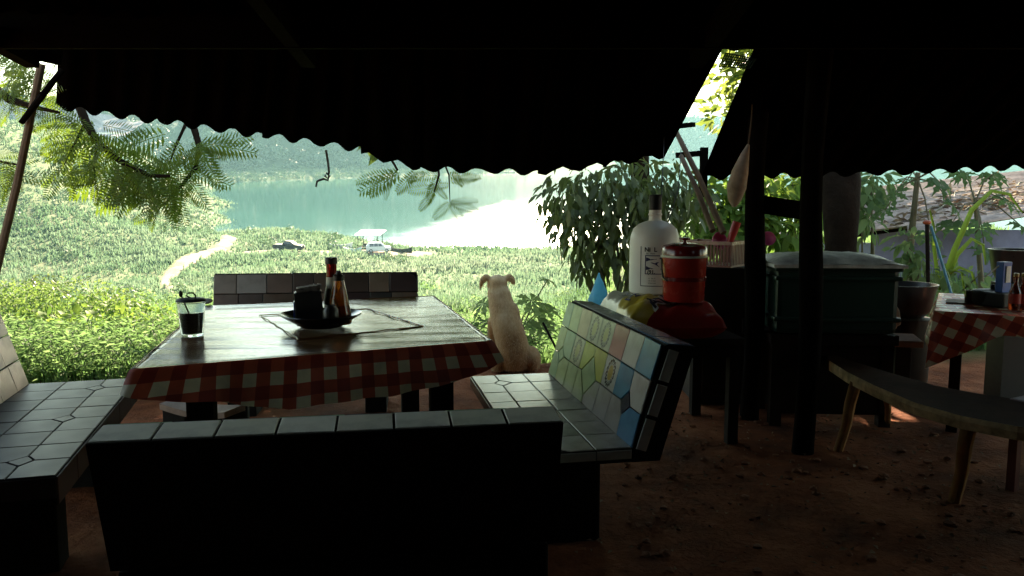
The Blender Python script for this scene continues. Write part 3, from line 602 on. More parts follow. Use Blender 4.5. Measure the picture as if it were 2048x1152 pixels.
# ================================================================== TILED CONCRETE BENCHES
TILES = {}
def tilemat(c, rough=0.14):
    k = "tile_%02d_%02d_%02d_%02d" % (*(int(q * 99) for q in c), int(rough * 99))
    if k not in MATS:
        m, b, L = base(k); n = noise(m, 5, 6); n2 = noise(m, 40, 3)
        r = ramp(m, n.outputs[0], [(0.25, tuple(q * .52 for q in c)), (0.5, c), (0.8, tuple(min(.9, q * 1.15) for q in c))]); L.new(r.outputs[0], b.inputs['Base Color'])
        mr = nn(m, "ShaderNodeMapRange"); mr.inputs[3].default_value = rough; mr.inputs[4].default_value = rough + .28; L.new(n.outputs[0], mr.inputs[0]); L.new(mr.outputs[0], b.inputs['Roughness'])
        bump(m, b, n2.outputs[0], 0.05, 0.002); b.inputs['Specular IOR Level'].default_value = 0.5 if rough < .25 else 0.2; MATS[k] = m
    return MATS[k]
def floralmat(name, ground_c, ink, heart):
    if name in MATS: return MATS[name]
    m, b, L = base(name); tc = nn(m, "ShaderNodeTexCoord"); sp = nn(m, "ShaderNodeSeparateXYZ"); L.new(tc.outputs['Object'], sp.inputs[0])
    def mth(op, a, b_=None):
        n = nn(m, "ShaderNodeMath", operation=op)
        for i, q in enumerate((a, b_)):
            if q is None: continue
            if isinstance(q, (int, float)): n.inputs[i].default_value = q
            else: L.new(q, n.inputs[i])
        return n.outputs[0]
    x = mth('MULTIPLY', sp.outputs[0], 1.15); y = sp.outputs[1]
    rr = mth('SQRT', mth('ADD', mth('MULTIPLY', x, x), mth('MULTIPLY', y, y))); an = mth('ARCTAN2', y, x)
    pet = mth('ADD', mth('MULTIPLY', mth('ABSOLUTE', mth('SINE', mth('MULTIPLY', an, 8.0))), 0.010), 0.048)
    ringd = mth('ABSOLUTE', mth('SUBTRACT', rr, pet)); ring1 = mth('LESS_THAN', ringd, 0.007)
    inner = mth('LESS_THAN', rr, 0.034); dots = mth('GREATER_THAN', mth('SINE', mth('MULTIPLY', an, 16.0)), 0.0); band = mth('MULTIPLY', mth('LESS_THAN', mth('ABSOLUTE', mth('SUBTRACT', rr, 0.042)), 0.005), dots)
    inkf = mth('MAXIMUM', ring1, band)
    m1 = nn(m, "ShaderNodeMix", data_type='RGBA'); L.new(inner, m1.inputs[0]); m1.inputs[6].default_value = (*ground_c, 1); m1.inputs[7].default_value = (*heart, 1)
    m2 = nn(m, "ShaderNodeMix", data_type='RGBA'); L.new(inkf, m2.inputs[0]); L.new(m1.outputs[2], m2.inputs[6]); m2.inputs[7].default_value = (*ink, 1)
    L.new(m2.outputs[2], b.inputs['Base Color']); b.inputs['Roughness'].default_value = 0.2; MATS[name] = m; return m
def tile(par, poly, frame, m, inset=0.003, lift=0.004, name="tile"):
    """poly: 2D polygon in the plane of `frame` (4x4); the tile's own origin is its centre"""
    n = len(poly); c = sum((Vector(p) for p in poly), Vector((0, 0))) / n; q = [Vector(p) - c for p in poly]
    ar = sum(q[i].x * q[(i + 1) % n].y - q[(i + 1) % n].x * q[i].y for i in range(n))
    if ar < 0: q = q[::-1]
    def off(d):
        out = []
        for i in range(n):
            a, b, e = q[i - 1], q[i], q[(i + 1) % n]; n1 = (b - a).normalized(); n2 = (e - b).normalized()
            n1 = Vector((-n1.y, n1.x)); n2 = Vector((-n2.y, n2.x)); k = 1 + n1.dot(n2); out.append(b + (n1 + n2) * (d / max(k, .3)))
        return out
    o0, o1 = off(inset), off(inset + .002); jit = random.uniform(-.0008, .0008)
    v = [(p.x, p.y, -.004) for p in o0] + [(p.x, p.y, lift + jit - .0015) for p in o0] + [(p.x, p.y, lift + jit) for p in o1]
    f = [tuple(range(2 * n, 3 * n))] + [(k * n + i, k * n + (i + 1) % n, (k + 1) * n + (i + 1) % n, (k + 1) * n + i) for k in (0, 1) for i in range(n)]
    ob = link(name, pymesh(name, v, f), m, par); ob.matrix_local = frame @ Matrix.Translation((c.x, c.y, 0)); return ob
GREY = (0.33, 0.295, 0.265); GREY2 = (0.40, 0.365, 0.33); CREAM = (0.52, 0.51, 0.46); NAVY = (0.03, 0.05, 0.11); DARK = (0.10, 0.105, 0.11)
# backrest tiling of the right-hand bench, measured on its face
Ah = [(180, 72), (222, 95), (280, 125), (350, 158), (420, 203), (505, 243), (595, 290), (692, 340), (790, 400)]
Bh = [(125, 230), (172, 262), (232, 300), (297, 345), (368, 390), (445, 440), (530, 495), (617, 555), (718, 625)]
Ch = [(22, 560), (72, 600), (128, 655), (188, 710), (258, 768), (328, 835), (405, 900), (492, 980), (590, 1065)]
a1, a2, a3, a4 = (75, 395), (103, 412), (135, 380), (140, 450); a5 = (100, 490); b1 = (178, 482); c1 = (243, 530); c2 = (263, 540); d1 = (350, 455); d2 = (358, 620); d3 = (268, 712); e1 = (390, 640)
f1 = (470, 705); g1 = (525, 745); g2_ = (583, 690); g3 = (525, 845); g4 = (585, 795); h1 = (650, 845)
FL1 = ("fl", (0.42, 0.45, 0.30), (0.10, 0.11, 0.09), (0.46, 0.46, 0.20)); FL2 = ("fd", (0.40, 0.38, 0.32), (0.025, 0.025, 0.03), (0.34, 0.22, 0.05))
PG, PG2, TAN, YG, YG2 = (0.27, 0.48, 0.30), (0.40, 0.54, 0.26), (0.50, 0.42, 0.26), (0.46, 0.56, 0.10), (0.38, 0.39, 0.06)
BLUE, RED, TEAL = (0.02, 0.17, 0.27), (0.36, 0.10, 0.09), (0.18, 0.44, 0.32)
PATTERN = [([Ah[0], Ah[1], Bh[1], Bh[0]], PG), ([Ah[1], Ah[2], Bh[2], Bh[1]], PG2), ([Ah[2], Ah[3], Bh[3], Bh[2]], TAN), ([Ah[3], Ah[4], Bh[4], Bh[3]], FL1), ([Ah[4], Ah[5], Bh[5], Bh[4]], FL1),
    ([Ah[5], Ah[6], Bh[6], Bh[5]], RED), ([Ah[6], Ah[7], Bh[7], Bh[6]], GREY2), ([Ah[7], Ah[8], Bh[8], Bh[7]], BLUE),
    ([Bh[0], Bh[1], a3, a2, a1], PG2), ([a1, a2, a5, Ch[1], Ch[0]], TEAL), ([a3, a4, a5, a2], PG), ([Bh[1], Bh[2], b1, a4, a3], PG), ([a4, b1, Ch[2], Ch[1], a5], PG2), ([Bh[2], Bh[3], c1, b1], FL1), ([b1, c1, Ch[3], Ch[2]], PG2),
    ([Bh[3], Bh[4], d1, c2, c1], YG), ([c1, c2, d3, Ch[4], Ch[3]], PG2), ([d1, d2, d3, c2], (0.30, 0.46, 0.22)), ([Bh[4], Bh[5], e1, d2, d1], YG2), ([d2, e1, Ch[5], Ch[4], d3], GREY2), ([Bh[5], Bh[6], f1, e1], FL2), ([e1, f1, Ch[6], Ch[5]], GREY2),
    ([Bh[6], Bh[7], g2_, g1, f1], BLUE), ([f1, g1, g3, Ch[7], Ch[6]], GREY), ([g2_, g4, g3, g1], (0.012, 0.012, 0.03)), ([Bh[7], Bh[8], h1, g4, g2_], GREY2), ([g3, g4, h1, Ch[8], Ch[7]], (0.06, 0.21, 0.34))]
def homog(src, dst):
    Am = []; bv = []
    for (x, y), (u, v) in zip(src, dst):
        Am += [[x, y, 1, 0, 0, 0, -u * x, -u * y], [0, 0, 0, x, y, 1, -v * x, -v * y]]; bv += [u, v]
    h = np.append(np.linalg.solve(np.array(Am, float), np.array(bv, float)), 1).reshape(3, 3)
    return lambda p: (lambda q: (q[0] / q[2], q[1] / q[2]))(h @ np.array([p[0], p[1], 1]))
def seat_pattern(Ln, Wd, cols):
    """three rows across, lines broken by cut corners as on the real seats"""
    out = []; n = max(4, round(Ln / .2)); r1, r2 = Wd * .30, Wd * .66
    for i in range(n):
        x0, x1 = Ln * i / n, Ln * (i + 1) / n; k = i % 3; s = .035
        if k == 0:
            out += [[(x0, 0), (x1, 0), (x1, r1 - s), (x1 - .06, r1), (x0, r1)], [(x0, r1), (x1 - .06, r1), (x1, r1 + s + .02), (x1, r2), (x0, r2)]]
        elif k == 1:
            out += [[(x0, 0), (x1, 0), (x1, r1), (x0 + .06, r1), (x0, r1 - s)], [(x0, r1 - s), (x0 + .06, r1), (x0 + .06, r1 + .001), (x0, r1 + s + .02), (x0 - .06, r1)], [(x0 + .06, r1), (x1, r1), (x1, r2), (x0, r2), (x0, r1 + s + .02)]]
        else: out += [[(x0, 0), (x1, 0), (x1, r1), (x0, r1)], [(x0, r1), (x1, r1), (x1, r2), (x0, r2)]]
        out.append([(x0, r2), (x1, r2), (x1, Wd), (x0, Wd)])
    return [(p, cols[k % len(cols)]) for k, p in enumerate(out)]
def bench(label, origin, rz, Ln, Wd=.43, Hs=.45, Hb=.40, lean=.115, thick=.12, st=.055, backpat=None, seatcols=(GREY,), topcols=(GREY,), frontcols=(GREY,), endcols=(CREAM,), backcols=None, ntop=8, topw=1.0, round_corner=False, rough=.14, group="tiled concrete benches around the table", backface=None, xtra=0, shade_panel=False):
    t = thing("tiled_bench", label, "bench", origin, rz, group)
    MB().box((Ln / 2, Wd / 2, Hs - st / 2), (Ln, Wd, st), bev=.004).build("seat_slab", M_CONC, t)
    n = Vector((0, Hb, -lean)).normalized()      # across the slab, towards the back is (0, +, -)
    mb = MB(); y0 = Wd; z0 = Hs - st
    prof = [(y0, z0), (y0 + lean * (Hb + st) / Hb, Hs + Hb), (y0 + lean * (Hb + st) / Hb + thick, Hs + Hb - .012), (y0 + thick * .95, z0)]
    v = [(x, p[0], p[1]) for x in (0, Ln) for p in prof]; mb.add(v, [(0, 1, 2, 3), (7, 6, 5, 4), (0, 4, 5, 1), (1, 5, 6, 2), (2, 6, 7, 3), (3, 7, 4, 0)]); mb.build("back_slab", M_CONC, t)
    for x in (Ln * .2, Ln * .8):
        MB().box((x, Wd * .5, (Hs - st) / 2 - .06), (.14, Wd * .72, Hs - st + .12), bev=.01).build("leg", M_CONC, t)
    if shade_panel: MB().box((Ln / 2, Wd + .05, Hs / 2 - .06), (Ln * .985, .10, Hs - st * .4), bev=.01).build("shade_panel", M_CONC, t)  # added dark panel standing in for the black shade below the backrest
    # seat tiles
    fr = Matrix.Translation((0, 0, Hs))
    for p, c in seat_pattern(Ln, Wd, seatcols): tile(t, p, fr, tilemat(c, rough))
    # front edge and end edges of the seat
    fr = Matrix.Translation((0, 0, Hs)) @ Matrix.Rotation(rad(90), 4, 'X'); k = 6
    for i in range(k): tile(t, [(Ln * i / k, -st), (Ln * (i + 1) / k, -st), (Ln * (i + 1) / k, -.002), (Ln * i / k, -.002)], fr, tilemat(frontcols[i % len(frontcols)], rough), .002, .005, "edge_tile")
    for x, sgn in ((0, -1), (Ln, 1)):
        fr = Matrix.Translation((x, Wd if sgn < 0 else 0, Hs)) @ Matrix.Rotation(rad(90 * sgn), 4, 'Z') @ Matrix.Rotation(rad(90), 4, 'X')
        for i in range(3): tile(t, [(Wd * i / 3, -st * .75), (Wd * (i + 1) / 3, -st * .75), (Wd * (i + 1) / 3, -.002), (Wd * i / 3, -.002)], fr, tilemat(endcols[0], rough), .002, .005, "edge_tile")
    # backrest face
    Lb = math.hypot(Hb, lean); ax = Vector((1, 0, 0)); ay = Vector((0, lean, Hb)).normalized(); az = ax.cross(ay)
    fr = Matrix.Translation((0, Wd, Hs)) @ Matrix((ax, ay, az)).transposed().to_4x4()
    if backpat == 'measured':
        H = homog([Ch[0], Ch[8], Ah[8], Ah[0]], [(0, 0), (Ln, 0), (Ln, Lb), (0, Lb)])
        for p, c in PATTERN:
            mm = floralmat(c[0], *c[1:]) if isinstance(c[0], str) else tilemat(c, rough)
            tile(t, [H(q) for q in p], fr, mm, .0025)
    else:
        nc = 8 + xtra
        for r_ in range(3):
            for i in range(nc):
                c = backcols[(i + r_ * nc) % len(backcols)] if backcols else GREY
                x0, x1, yy0, yy1 = Ln * i / nc, Ln * (i + 1) / nc, Lb * r_ / 3, Lb * (r_ + 1) / 3; dx = .02 * math.sin(i * 2.1 + r_ * 1.3) if 0 < i else 0; dx1 = .02 * math.sin((i + 1) * 2.1 + r_ * 1.3) if i < nc - 1 else 0
                p = [(x0 + dx, yy0), (x1 + dx1, yy0), (x1 + dx1, yy1), (x0 + dx, yy1)]
                if round_corner and r_ == 2 and i == nc - 1: p = [(x0 + dx, yy0), (x1, yy0), (x1, yy1 - .05), (x1 - .02, yy1 - .015), (x1 - .06, yy1), (x0 + dx, yy1)]
                tile(t, p, fr, tilemat(c, rough))
    # top edge
    fr = Matrix.Translation((0, Wd + lean * (Hb + st) / Hb, Hs + Hb)) @ Matrix.Rotation(rad(-5.7), 4, 'X')
    for i in range(ntop): tile(t, [(Ln * i / ntop, .004), (Ln * (i + 1) / ntop, .004), (Ln * (i + 1) / ntop, thick * topw - .004), (Ln * i / ntop, thick * topw - .004)], fr, tilemat(topcols[min(i, len(topcols) - 1)], rough), .0035, .005, "top_tile")
    # end face of the backrest
    for x, sgn in ((0, -1), (Ln, 1)):
        A_ = Vector((x, prof[0][0], Hs)); B_ = Vector((x, prof[1][0], prof[1][1])); ay2 = (B_ - A_).normalized(); az2 = Vector((sgn, 0, 0)); ax2 = ay2.cross(az2)
        fr = Matrix.Translation(A_) @ Matrix((ax2, ay2, az2)).transposed().to_4x4(); LL = (B_ - A_).length; s = 1 if ax2.y > 0 else -1
        for i in range(3): tile(t, [(s * .012, LL * i / 3), (s * .06, LL * i / 3), (s * .06, LL * (i + 1) / 3 - .01), (s * .012, LL * (i + 1) / 3 - .01)], fr, tilemat(CREAM, rough), .003, .006, "edge_tile")
    if backface:
        ax3 = Vector((-1, 0, 0)); ay3 = (Vector((0, prof[2][0], prof[2][1])) - Vector((0, prof[3][0], prof[3][1]))).normalized(); az3 = ax3.cross(ay3)
        fr = Matrix.Translation((Ln, prof[3][0], prof[3][1])) @ Matrix((ax3, ay3, az3)).transposed().to_4x4()
    return t
AX = rad(11.5)
# right bench (far end first)
far_c, near_c = P(1097, 747, .45), P(1264, 897, .45); d = near_c - far_c; rz = math.atan2(d.y, d.x); Yd = Vector((-math.sin(rz), math.cos(rz), 0))
o_ = far_c - Yd * .43; o_.z = 0
TOPS = [(0.36, .36, .33), (0.35, .35, .33), (0.32, .32, .31), (0.30, .31, .31), (0.26, .28, .31), (0.16, .20, .25), (0.07, .13, .22), (0.06, .13, .21)]
bench("tiled bench with bright blue, green and floral backrest beside the dog", o_, rz, d.length, backpat='measured', rough=.08, seatcols=[(.50, .43, .37), (.42, .36, .31), (0.46, .39, .33), (.52, .46, .40), (.40, .34, .29), (0.36, .30, .26), (.48, .42, .36)], topcols=TOPS, frontcols=[GREY])
# left bench
n_, f_ = P(112, 952, .45), P(276, 757, .45); d = f_ - n_; rz = math.atan2(d.y, d.x)
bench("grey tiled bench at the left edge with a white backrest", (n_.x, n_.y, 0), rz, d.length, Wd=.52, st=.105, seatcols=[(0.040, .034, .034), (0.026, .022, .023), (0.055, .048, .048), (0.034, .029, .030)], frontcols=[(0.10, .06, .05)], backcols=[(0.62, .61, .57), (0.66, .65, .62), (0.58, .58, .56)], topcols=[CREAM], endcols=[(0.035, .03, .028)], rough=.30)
# near bench, seen from behind
l_, r_ = P(170, 880, .80), P(1127, 838, .80); d = l_ - r_; rz = math.atan2(d.y, d.x); Yd = Vector((-math.sin(rz), math.cos(rz), 0)); Hb = .35; lean = .10
o_ = r_ - Yd * (.43 + lean * (Hb + .055) / Hb + .13); o_.z = 0
bench("dark bench seen from behind with a row of white tiles along its top", o_, rz, d.length, Hb=Hb, lean=lean, thick=.13, topcols=[(0.80, .79, .68), (.74, .74, .62), (.82, .80, .72), (.75, .72, .62), (.80, .79, .70), (.72, .70, .58), (.80, .77, .67), (.77, .75, .64)], seatcols=[GREY, DARK], backcols=[GREY, DARK, PG], ntop=8, rough=.35, shade_panel=True)
# far bench, facing us
l_, r_ = P(428, 547, .88), P(834, 547, .88); yy = 5.55
l_ = D(428, 547, 5.50); r_ = D(834, 547, 5.66); d = r_ - l_; rz = math.atan2(d.y, d.x); Yd = Vector((-math.sin(rz), math.cos(rz), 0)); top = (l_.z + r_.z) / 2
Hs = top - .40; o_ = l_ - Yd * (.43 + .11); o_.z = 0
bench("dark tiled bench with a rounded back on the river side of the table", o_, rz, d.length, Hs=Hs, lean=.1, topcols=[(0.05, .05, .05)], backcols=[(0.10, .07, .05), (0.07, .05, .04), (0.20, .15, .11), (0.06, .04, .04), (0.05, .05, .045), (0.17, .13, .10), (0.22, .19, .16), (0.26, .25, .23), (0.14, .10, .08), (.08, .06, .05)], seatcols=[DARK], round_corner=True, rough=.2)
# ================================================================== DINING TABLE WITH ITS CLOTH
M_VINYL, b, L = base("brown_vinyl")
mp = mapped(M_VINYL, (3, 42, 3)); n1 = noise(M_VINYL, 1.0, 7, vec=mp, rough=.65); n2 = noise(M_VINYL, 3, 4)
r = ramp(M_VINYL, n1.outputs[0], [(0.3, (0.045, 0.018, 0.006)), (0.55, (0.14, 0.058, 0.021)), (0.75, (0.27, 0.125, 0.052))]); L.new(r.outputs[0], b.inputs['Base Color'])
mr = nn(M_VINYL, "ShaderNodeMapRange"); mr.inputs[3].default_value = .10; mr.inputs[4].default_value = .32; L.new(n2.outputs[0], mr.inputs[0]); L.new(mr.outputs[0], b.inputs['Roughness'])
mp = mapped(M_VINYL, (2.0, 16, 2)); n3 = noise(M_VINYL, 1.0, 5, vec=mp); bump(M_VINYL, b, n3.outputs[0], .4, .012); b.inputs['Specular IOR Level'].default_value = .5; b.inputs['Coat Weight'].default_value = .15; b.inputs['Coat Roughness'].default_value = .18
def gingham(name, sq=.05, rot=0.0, red=(0.52, 0.085, 0.040), white=(0.70, 0.58, 0.40), dark=(0.30, 0.026, 0.016), coord='UV', rough=.45):
    m, b, L = base(name); tc = nn(m, "ShaderNodeTexCoord"); mp = nn(m, "ShaderNodeMapping"); mp.inputs['Scale'].default_value = (1 / sq, 1 / sq, 1); mp.inputs['Rotation'].default_value = (0, 0, rot); L.new(tc.outputs[coord], mp.inputs[0])
    sp = nn(m, "ShaderNodeSeparateXYZ"); L.new(mp.outputs[0], sp.inputs[0]); fs = []
    for k in (0, 1):
        md = nn(m, "ShaderNodeMath", operation='FLOORED_MODULO'); md.inputs[1].default_value = 2; L.new(sp.outputs[k], md.inputs[0])
        gt = nn(m, "ShaderNodeMath", operation='GREATER_THAN'); gt.inputs[1].default_value = 1; L.new(md.outputs[0], gt.inputs[0]); fs.append(gt.outputs[0])
    ad = nn(m, "ShaderNodeMath", operation='ADD'); L.new(fs[0], ad.inputs[0]); L.new(fs[1], ad.inputs[1])
    hv = nn(m, "ShaderNodeMath", operation='MULTIPLY'); hv.inputs[1].default_value = .5; L.new(ad.outputs[0], hv.inputs[0])
    r = ramp(m, hv.outputs[0], [(0, white), (.5, red), (1.0, dark)]); r.color_ramp.interpolation = 'CONSTANT'; r.color_ramp.elements[1].position = .3; r.color_ramp.elements[2].position = .8
    n = noise(m, 9, 5); mx = nn(m, "ShaderNodeMix", data_type='RGBA', blend_type='MULTIPLY'); mx.inputs[0].default_value = .6; L.new(r.outputs[0], mx.inputs[6]); L.new(n.outputs[0], mx.inputs[7]); 
    hs = nn(m, "ShaderNodeHueSaturation"); hs.inputs['Value'].default_value = 1.9; L.new(mx.outputs[2], hs.inputs['Color']); L.new(hs.outputs[0], b.inputs['Base Color'])
    b.inputs['Roughness'].default_value = rough; bump(m, b, noise(m, 16, 3).outputs[0], .3, .006); return m
M_GING = gingham("red_gingham", .052); M_GING2 = gingham("red_gingham_dark", .055, rad(20))
HT = .76
cor = [P(262, 738, HT), P(984, 681, HT), P(868, 591, HT), P(408, 611, HT)]      # near left, near right, far right, far left
cen = sum(cor, Vector()) / 4; cen.z = 0
t = thing("dining_table", "large low table with a brown vinyl top in the middle", "table", cen)
lc = [c - cen for c in cor]
mb = MB(); mb.prism([(p.x * .97, p.y * .97) for p in lc], HT - .045, HT - .006); mb.build("table_top", M_WOODDARK, t)
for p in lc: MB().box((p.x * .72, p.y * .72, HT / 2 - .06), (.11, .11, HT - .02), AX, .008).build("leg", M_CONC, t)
MB().bar(Vector((lc[0].x * .72, lc[0].y * .72, .3)), Vector((lc[1].x * .72, lc[1].y * .72, .3)), .05, .09).build("stretcher", M_WOODDARK, t)
# cloth: top sheet plus hanging skirt, uv in metres
def cloth(name, cn, ht, drop, mats_, parent=None, nu=46, nv=46, wr=.003, seed=0.0, skirt_n=9, flare=.05):
    """cn: four corners (x,y); drop(side, s): how far the skirt hangs on that side"""
    v = []; f = []; uv = []; mi = []
    cn = [Vector((c[0], c[1])) for c in cn]
    for i in range(nv):
        for j in range(nu):
            a, b_ = j / (nu - 1), i / (nv - 1); p = cn[0] * (1 - a) * (1 - b_) + cn[1] * a * (1 - b_) + cn[2] * a * b_ + cn[3] * (1 - a) * b_
            z = ht + wr * (math.sin(p.x * 9 + 3 * math.sin(p.y * 7 + seed)) * .5 + math.sin(p.y * 31 + 2 * math.sin(p.x * 5)) * .5) * (1 if 0 < i < nv - 1 and 0 < j < nu - 1 else 0)
            v.append((p.x, p.y, z)); uv.append((p.x, p.y))
    for i in range(nv - 1):
        for j in range(nu - 1): f.append((i * nu + j, i * nu + j + 1, (i + 1) * nu + j + 1, (i + 1) * nu + j)); mi.append(0)
    per = [j for j in range(nu)] + [i * nu + nu - 1 for i in range(1, nv)] + [(nv - 1) * nu + j for j in range(nu - 2, -1, -1)] + [i * nu for i in range(nv - 2, 0, -1)]
    side = [(0, j / (nu - 1)) for j in range(nu)] + [(1, i / (nv - 1)) for i in range(1, nv)] + [(2, 1 - j / (nu - 1)) for j in range(nu - 2, -1, -1)] + [(3, 1 - i / (nv - 1)) for i in range(nv - 2, 0, -1)]
    c0 = sum(cn, Vector((0, 0))) / 4; prev = per; n = len(per); arc = [0.0]
    for k in range(1, n): arc.append(arc[-1] + (Vector(v[per[k]]) - Vector(v[per[k - 1]])).length)
    base_i = len(v)
    for q in range(0, skirt_n):
        tq = q / (skirt_n - 1)
        for k in range(n):
            p = Vector(v[per[k]]); s_, u_ = side[k]; dr = drop(s_, u_); out = Vector((p.x - c0.x, p.y - c0.y)).normalized()
            fold = .024 * math.sin(arc[k] * 11 + 1.5 * math.sin(arc[k] * 3) + seed) * tq + .010 * math.sin(arc[k] * 33 + seed * 2) * tq
            o_ = (.004 if q == 0 else .010) + flare * tq + fold
            v.append((p.x + out.x * o_, p.y + out.y * o_, ht - .001 - dr * tq)); uv.append((arc[k], -dr * tq))
    for q in range(skirt_n - 1):
        for k in range(n): f.append((base_i + q * n + k, base_i + q * n + (k + 1) % n, base_i + (q + 1) * n + (k + 1) % n, base_i + (q + 1) * n + k)); mi.append(1)
    for k in range(n): f.append((per[k], per[(k + 1) % n], base_i + (k + 1) % n, base_i + k)); mi.append(1)
    me = pymesh(name, v, f, True); me.polygons.foreach_set("material_index", mi); ul = me.uv_layers.new(name="UVMap")
    for lp in me.loops: ul.data[lp.index].uv = uv[lp.vertex_index]
    for q in mats_: me.materials.append(q)
    return me
def drop1(s, u):
    if s == 0: return float(np.interp(u, [0, .12, .4, .68, .85, 1], [.085, .13, .20, .20, .16, .085]))
    if s == 1: return float(np.interp(u, [0, .3, 1], [.085, .13, .14]))
    if s == 3: return float(np.interp(u, [0, .8, 1], [.14, .12, .085]))
    return .15
me = cloth("table_cloth", [(p.x, p.y) for p in lc], HT, drop1, [M_VINYL, M_GING])
tc_ = link("tablecloth", me, None, None, cen); tag(tc_, "brown wood-look table cover with a red gingham skirt over the large table", "tablecloth")
# raised square seam in the middle of the cover
sq = [P(520, 632, HT), P(598, 681, HT), P(846, 654, HT), P(735, 619, HT)]; mb = MB()
for k in range(4):
    a, b_ = sq[k], sq[(k + 1) % 4]; pts = [lerp(a, b_, q / 12) - cen + Vector((.004 * math.sin(q * 3), .005 * math.cos(q * 2.3), .004)) for q in range(13)]; mb.tube(pts, .0032, 6)
mb.build("seam", M_VINYL, tc_, smooth=True)
# ------------------------------------------------------------------ things on the table
M_GLASS = mat("clear_glass", (0.85, 0.9, 0.88), 0.04, 0.02, 3, trans=1.0); M_COFFEE = mat("dark_drink", (0.008, 0.006, 0.005), 0.2)
M_STEEL = mat("steel", (0.35, 0.35, 0.36), 0.3, 0.15, 12, metal=0.9)
g = P(385, 671, HT + .004); t = thing("drink_glass", "tall glass of dark drink with a spoon and lid on the table corner", "glass", g)
Mg = MB(); Mg.lathe([(.048, 0), (.050, .003), (.063, .155), (.065, .16), (.061, .157), (.046, .012), (0, .010)], 28); Mg.build("glass", M_GLASS, t, smooth=True)
Mg = MB(); Mg.lathe([(0, .013), (.045, .013), (.0555, .112), (0, .112)], 28); Mg.build("drink", M_COFFEE, t, smooth=True)
Mg = MB(); Mg.lathe([(0, .163), (.066, .163), (.069, .168), (.06, .176), (.02, .180), (0, .180)], 28); Mg.build("lid", M_BLACK, t, smooth=True)
Mg = MB(); Mg.tube([(.02 * 1 - .022, 0, .178), (-.022, 0, .19), (-.010, 0, .202), (.012, 0, .202), (.022, 0, .19), (.022, 0, .178)], .004, 7); Mg.build("lid_handle", M_BLACK, t, smooth=True)
Mg = MB(); Mg.tube([(.01, .0, .06), (-.045, 0, .19)], [.004, .004], 6); Mg.ball((-.047, 0, .197), (.010, .005, .016), 8, 6); Mg.build("spoon", M_BLACK, t, smooth=True)
g = P(402, 609, HT + .003); mb = MB(); mb.ball((0, 0, .012), (.06, .035, .012)); mb.ball((.03, .02, .02), (.035, .03, .016)); o = mb.build("crumpled_cloth", mat("grey_cloth", (.35, .35, .35), .9), None, g, smooth=True); tag(o, "small crumpled grey cloth behind the drink glass", "cloth")
g = P(643, 652, HT + .004); TR = g.copy(); t = thing("serving_bowl", "wide shallow black bowl holding the condiments", "bowl", g)
mb = MB(); mb.lathe([(0, 0), (.105, 0), (.112, .006), (.19, .052), (.205, .062), (.203, .067), (.183, .058), (.10, .012), (0, .010)], 40); mb.build("bowl", mat("black_glaze", (.015, .015, .016), .18, .1, 6), t, smooth=True)
M_AMBER = mat("amber_sauce", (0.55, 0.13, 0.015), 0.15, 0.1, 4, trans=.75); M_REDSAUCE = mat("red_sauce", (0.22, 0.01, 0.008), 0.15, .1, 4, trans=.35); M_LABEL = mat("cream_label", (.62, .57, .45), .7, .12, 20); M_CAPB = mat("dark_cap", (.02, .014, .01), .5)
b0 = TR + Vector((.045, .055, .013)); t = thing("sauce_bottle", "tall red sauce bottle with a cream label in the black bowl", "bottle", b0)
mb = MB(); mb.lathe([(0, 0), (.036, 0), (.04, .01), (.04, .12), (.034, .16), (.029, .185), (.026, .25), (.027, .30)], 24, cap=False); mb.build("bottle", M_REDSAUCE, t, smooth=True)
mb = MB(); mb.lathe([(.0405, .08), (.0405, .12), (.0348, .16), (.0298, .185), (.0275, .232)], 24, cap=False); mb.build("label", M_LABEL, t, smooth=True)
mb = MB(); mb.lathe([(0, .298), (.029, .298), (.031, .30), (.031, .328), (.028, .332), (0, .332)], 24); mb.build("cap", M_CAPB, t, smooth=True)
b0 = TR + Vector((.095, -.01, .013)); t = thing("squeeze_bottle", "amber cone-shaped squeeze bottle beside the tall sauce bottle", "bottle", b0)
mb = MB(); mb.lathe([(0, 0), (.058, 0), (.062, .012), (.058, .06), (.030, .20), (.026, .222)], 24, cap=False); mb.build("bottle", M_AMBER, t, smooth=True)
mb = MB(); mb.lathe([(0, .22), (.028, .22), (.028, .245), (.016, .252), (.010, .27), (0, .27)], 20); mb.build("cap", M_CAPB, t, smooth=True)
b0 = TR + Vector((-.055, -.02, .012)); t = thing("napkin_box", "dark box of napkins wrapped in clear film in the black bowl", "napkin box", b0, rad(14))
MB().box((0, 0, .085), (.135, .10, .17), Matrix.Rotation(rad(-4), 3, 'Y'), .008).build("box", mat("dark_box", (.02, .018, .02), .4), t)
mb = MB()
for k in range(6): mb.box((-.05 + .02 * k, .004 * (k % 2), .172 + .003 * k), (.020, .085, .03), Matrix.Rotation(rad(-6 + 3 * k), 3, 'Y'))
mb.build("napkins", mat("soft_tissue", (.22, .19, .17), .95), t)
MB().box((-.072, -.01, .07), (.006, .06, .10), bev=.002).build("blue_edge", mat("blue_plastic", (.01, .05, .35), .3), t)
g = TR + Vector((.07, -.095, .02)); mb = MB(); mb.lathe([(0, 0), (.036, 0), (.040, .01), (.040, .075), (.030, .09), (.030, .10), (0, .10)], 20); o = mb.build("spice_jar", mat("dark_jar", (.02, .015, .012), .3), None, g, smooth=True); tag(o, "squat dark spice jar at the front of the black bowl", "jar")
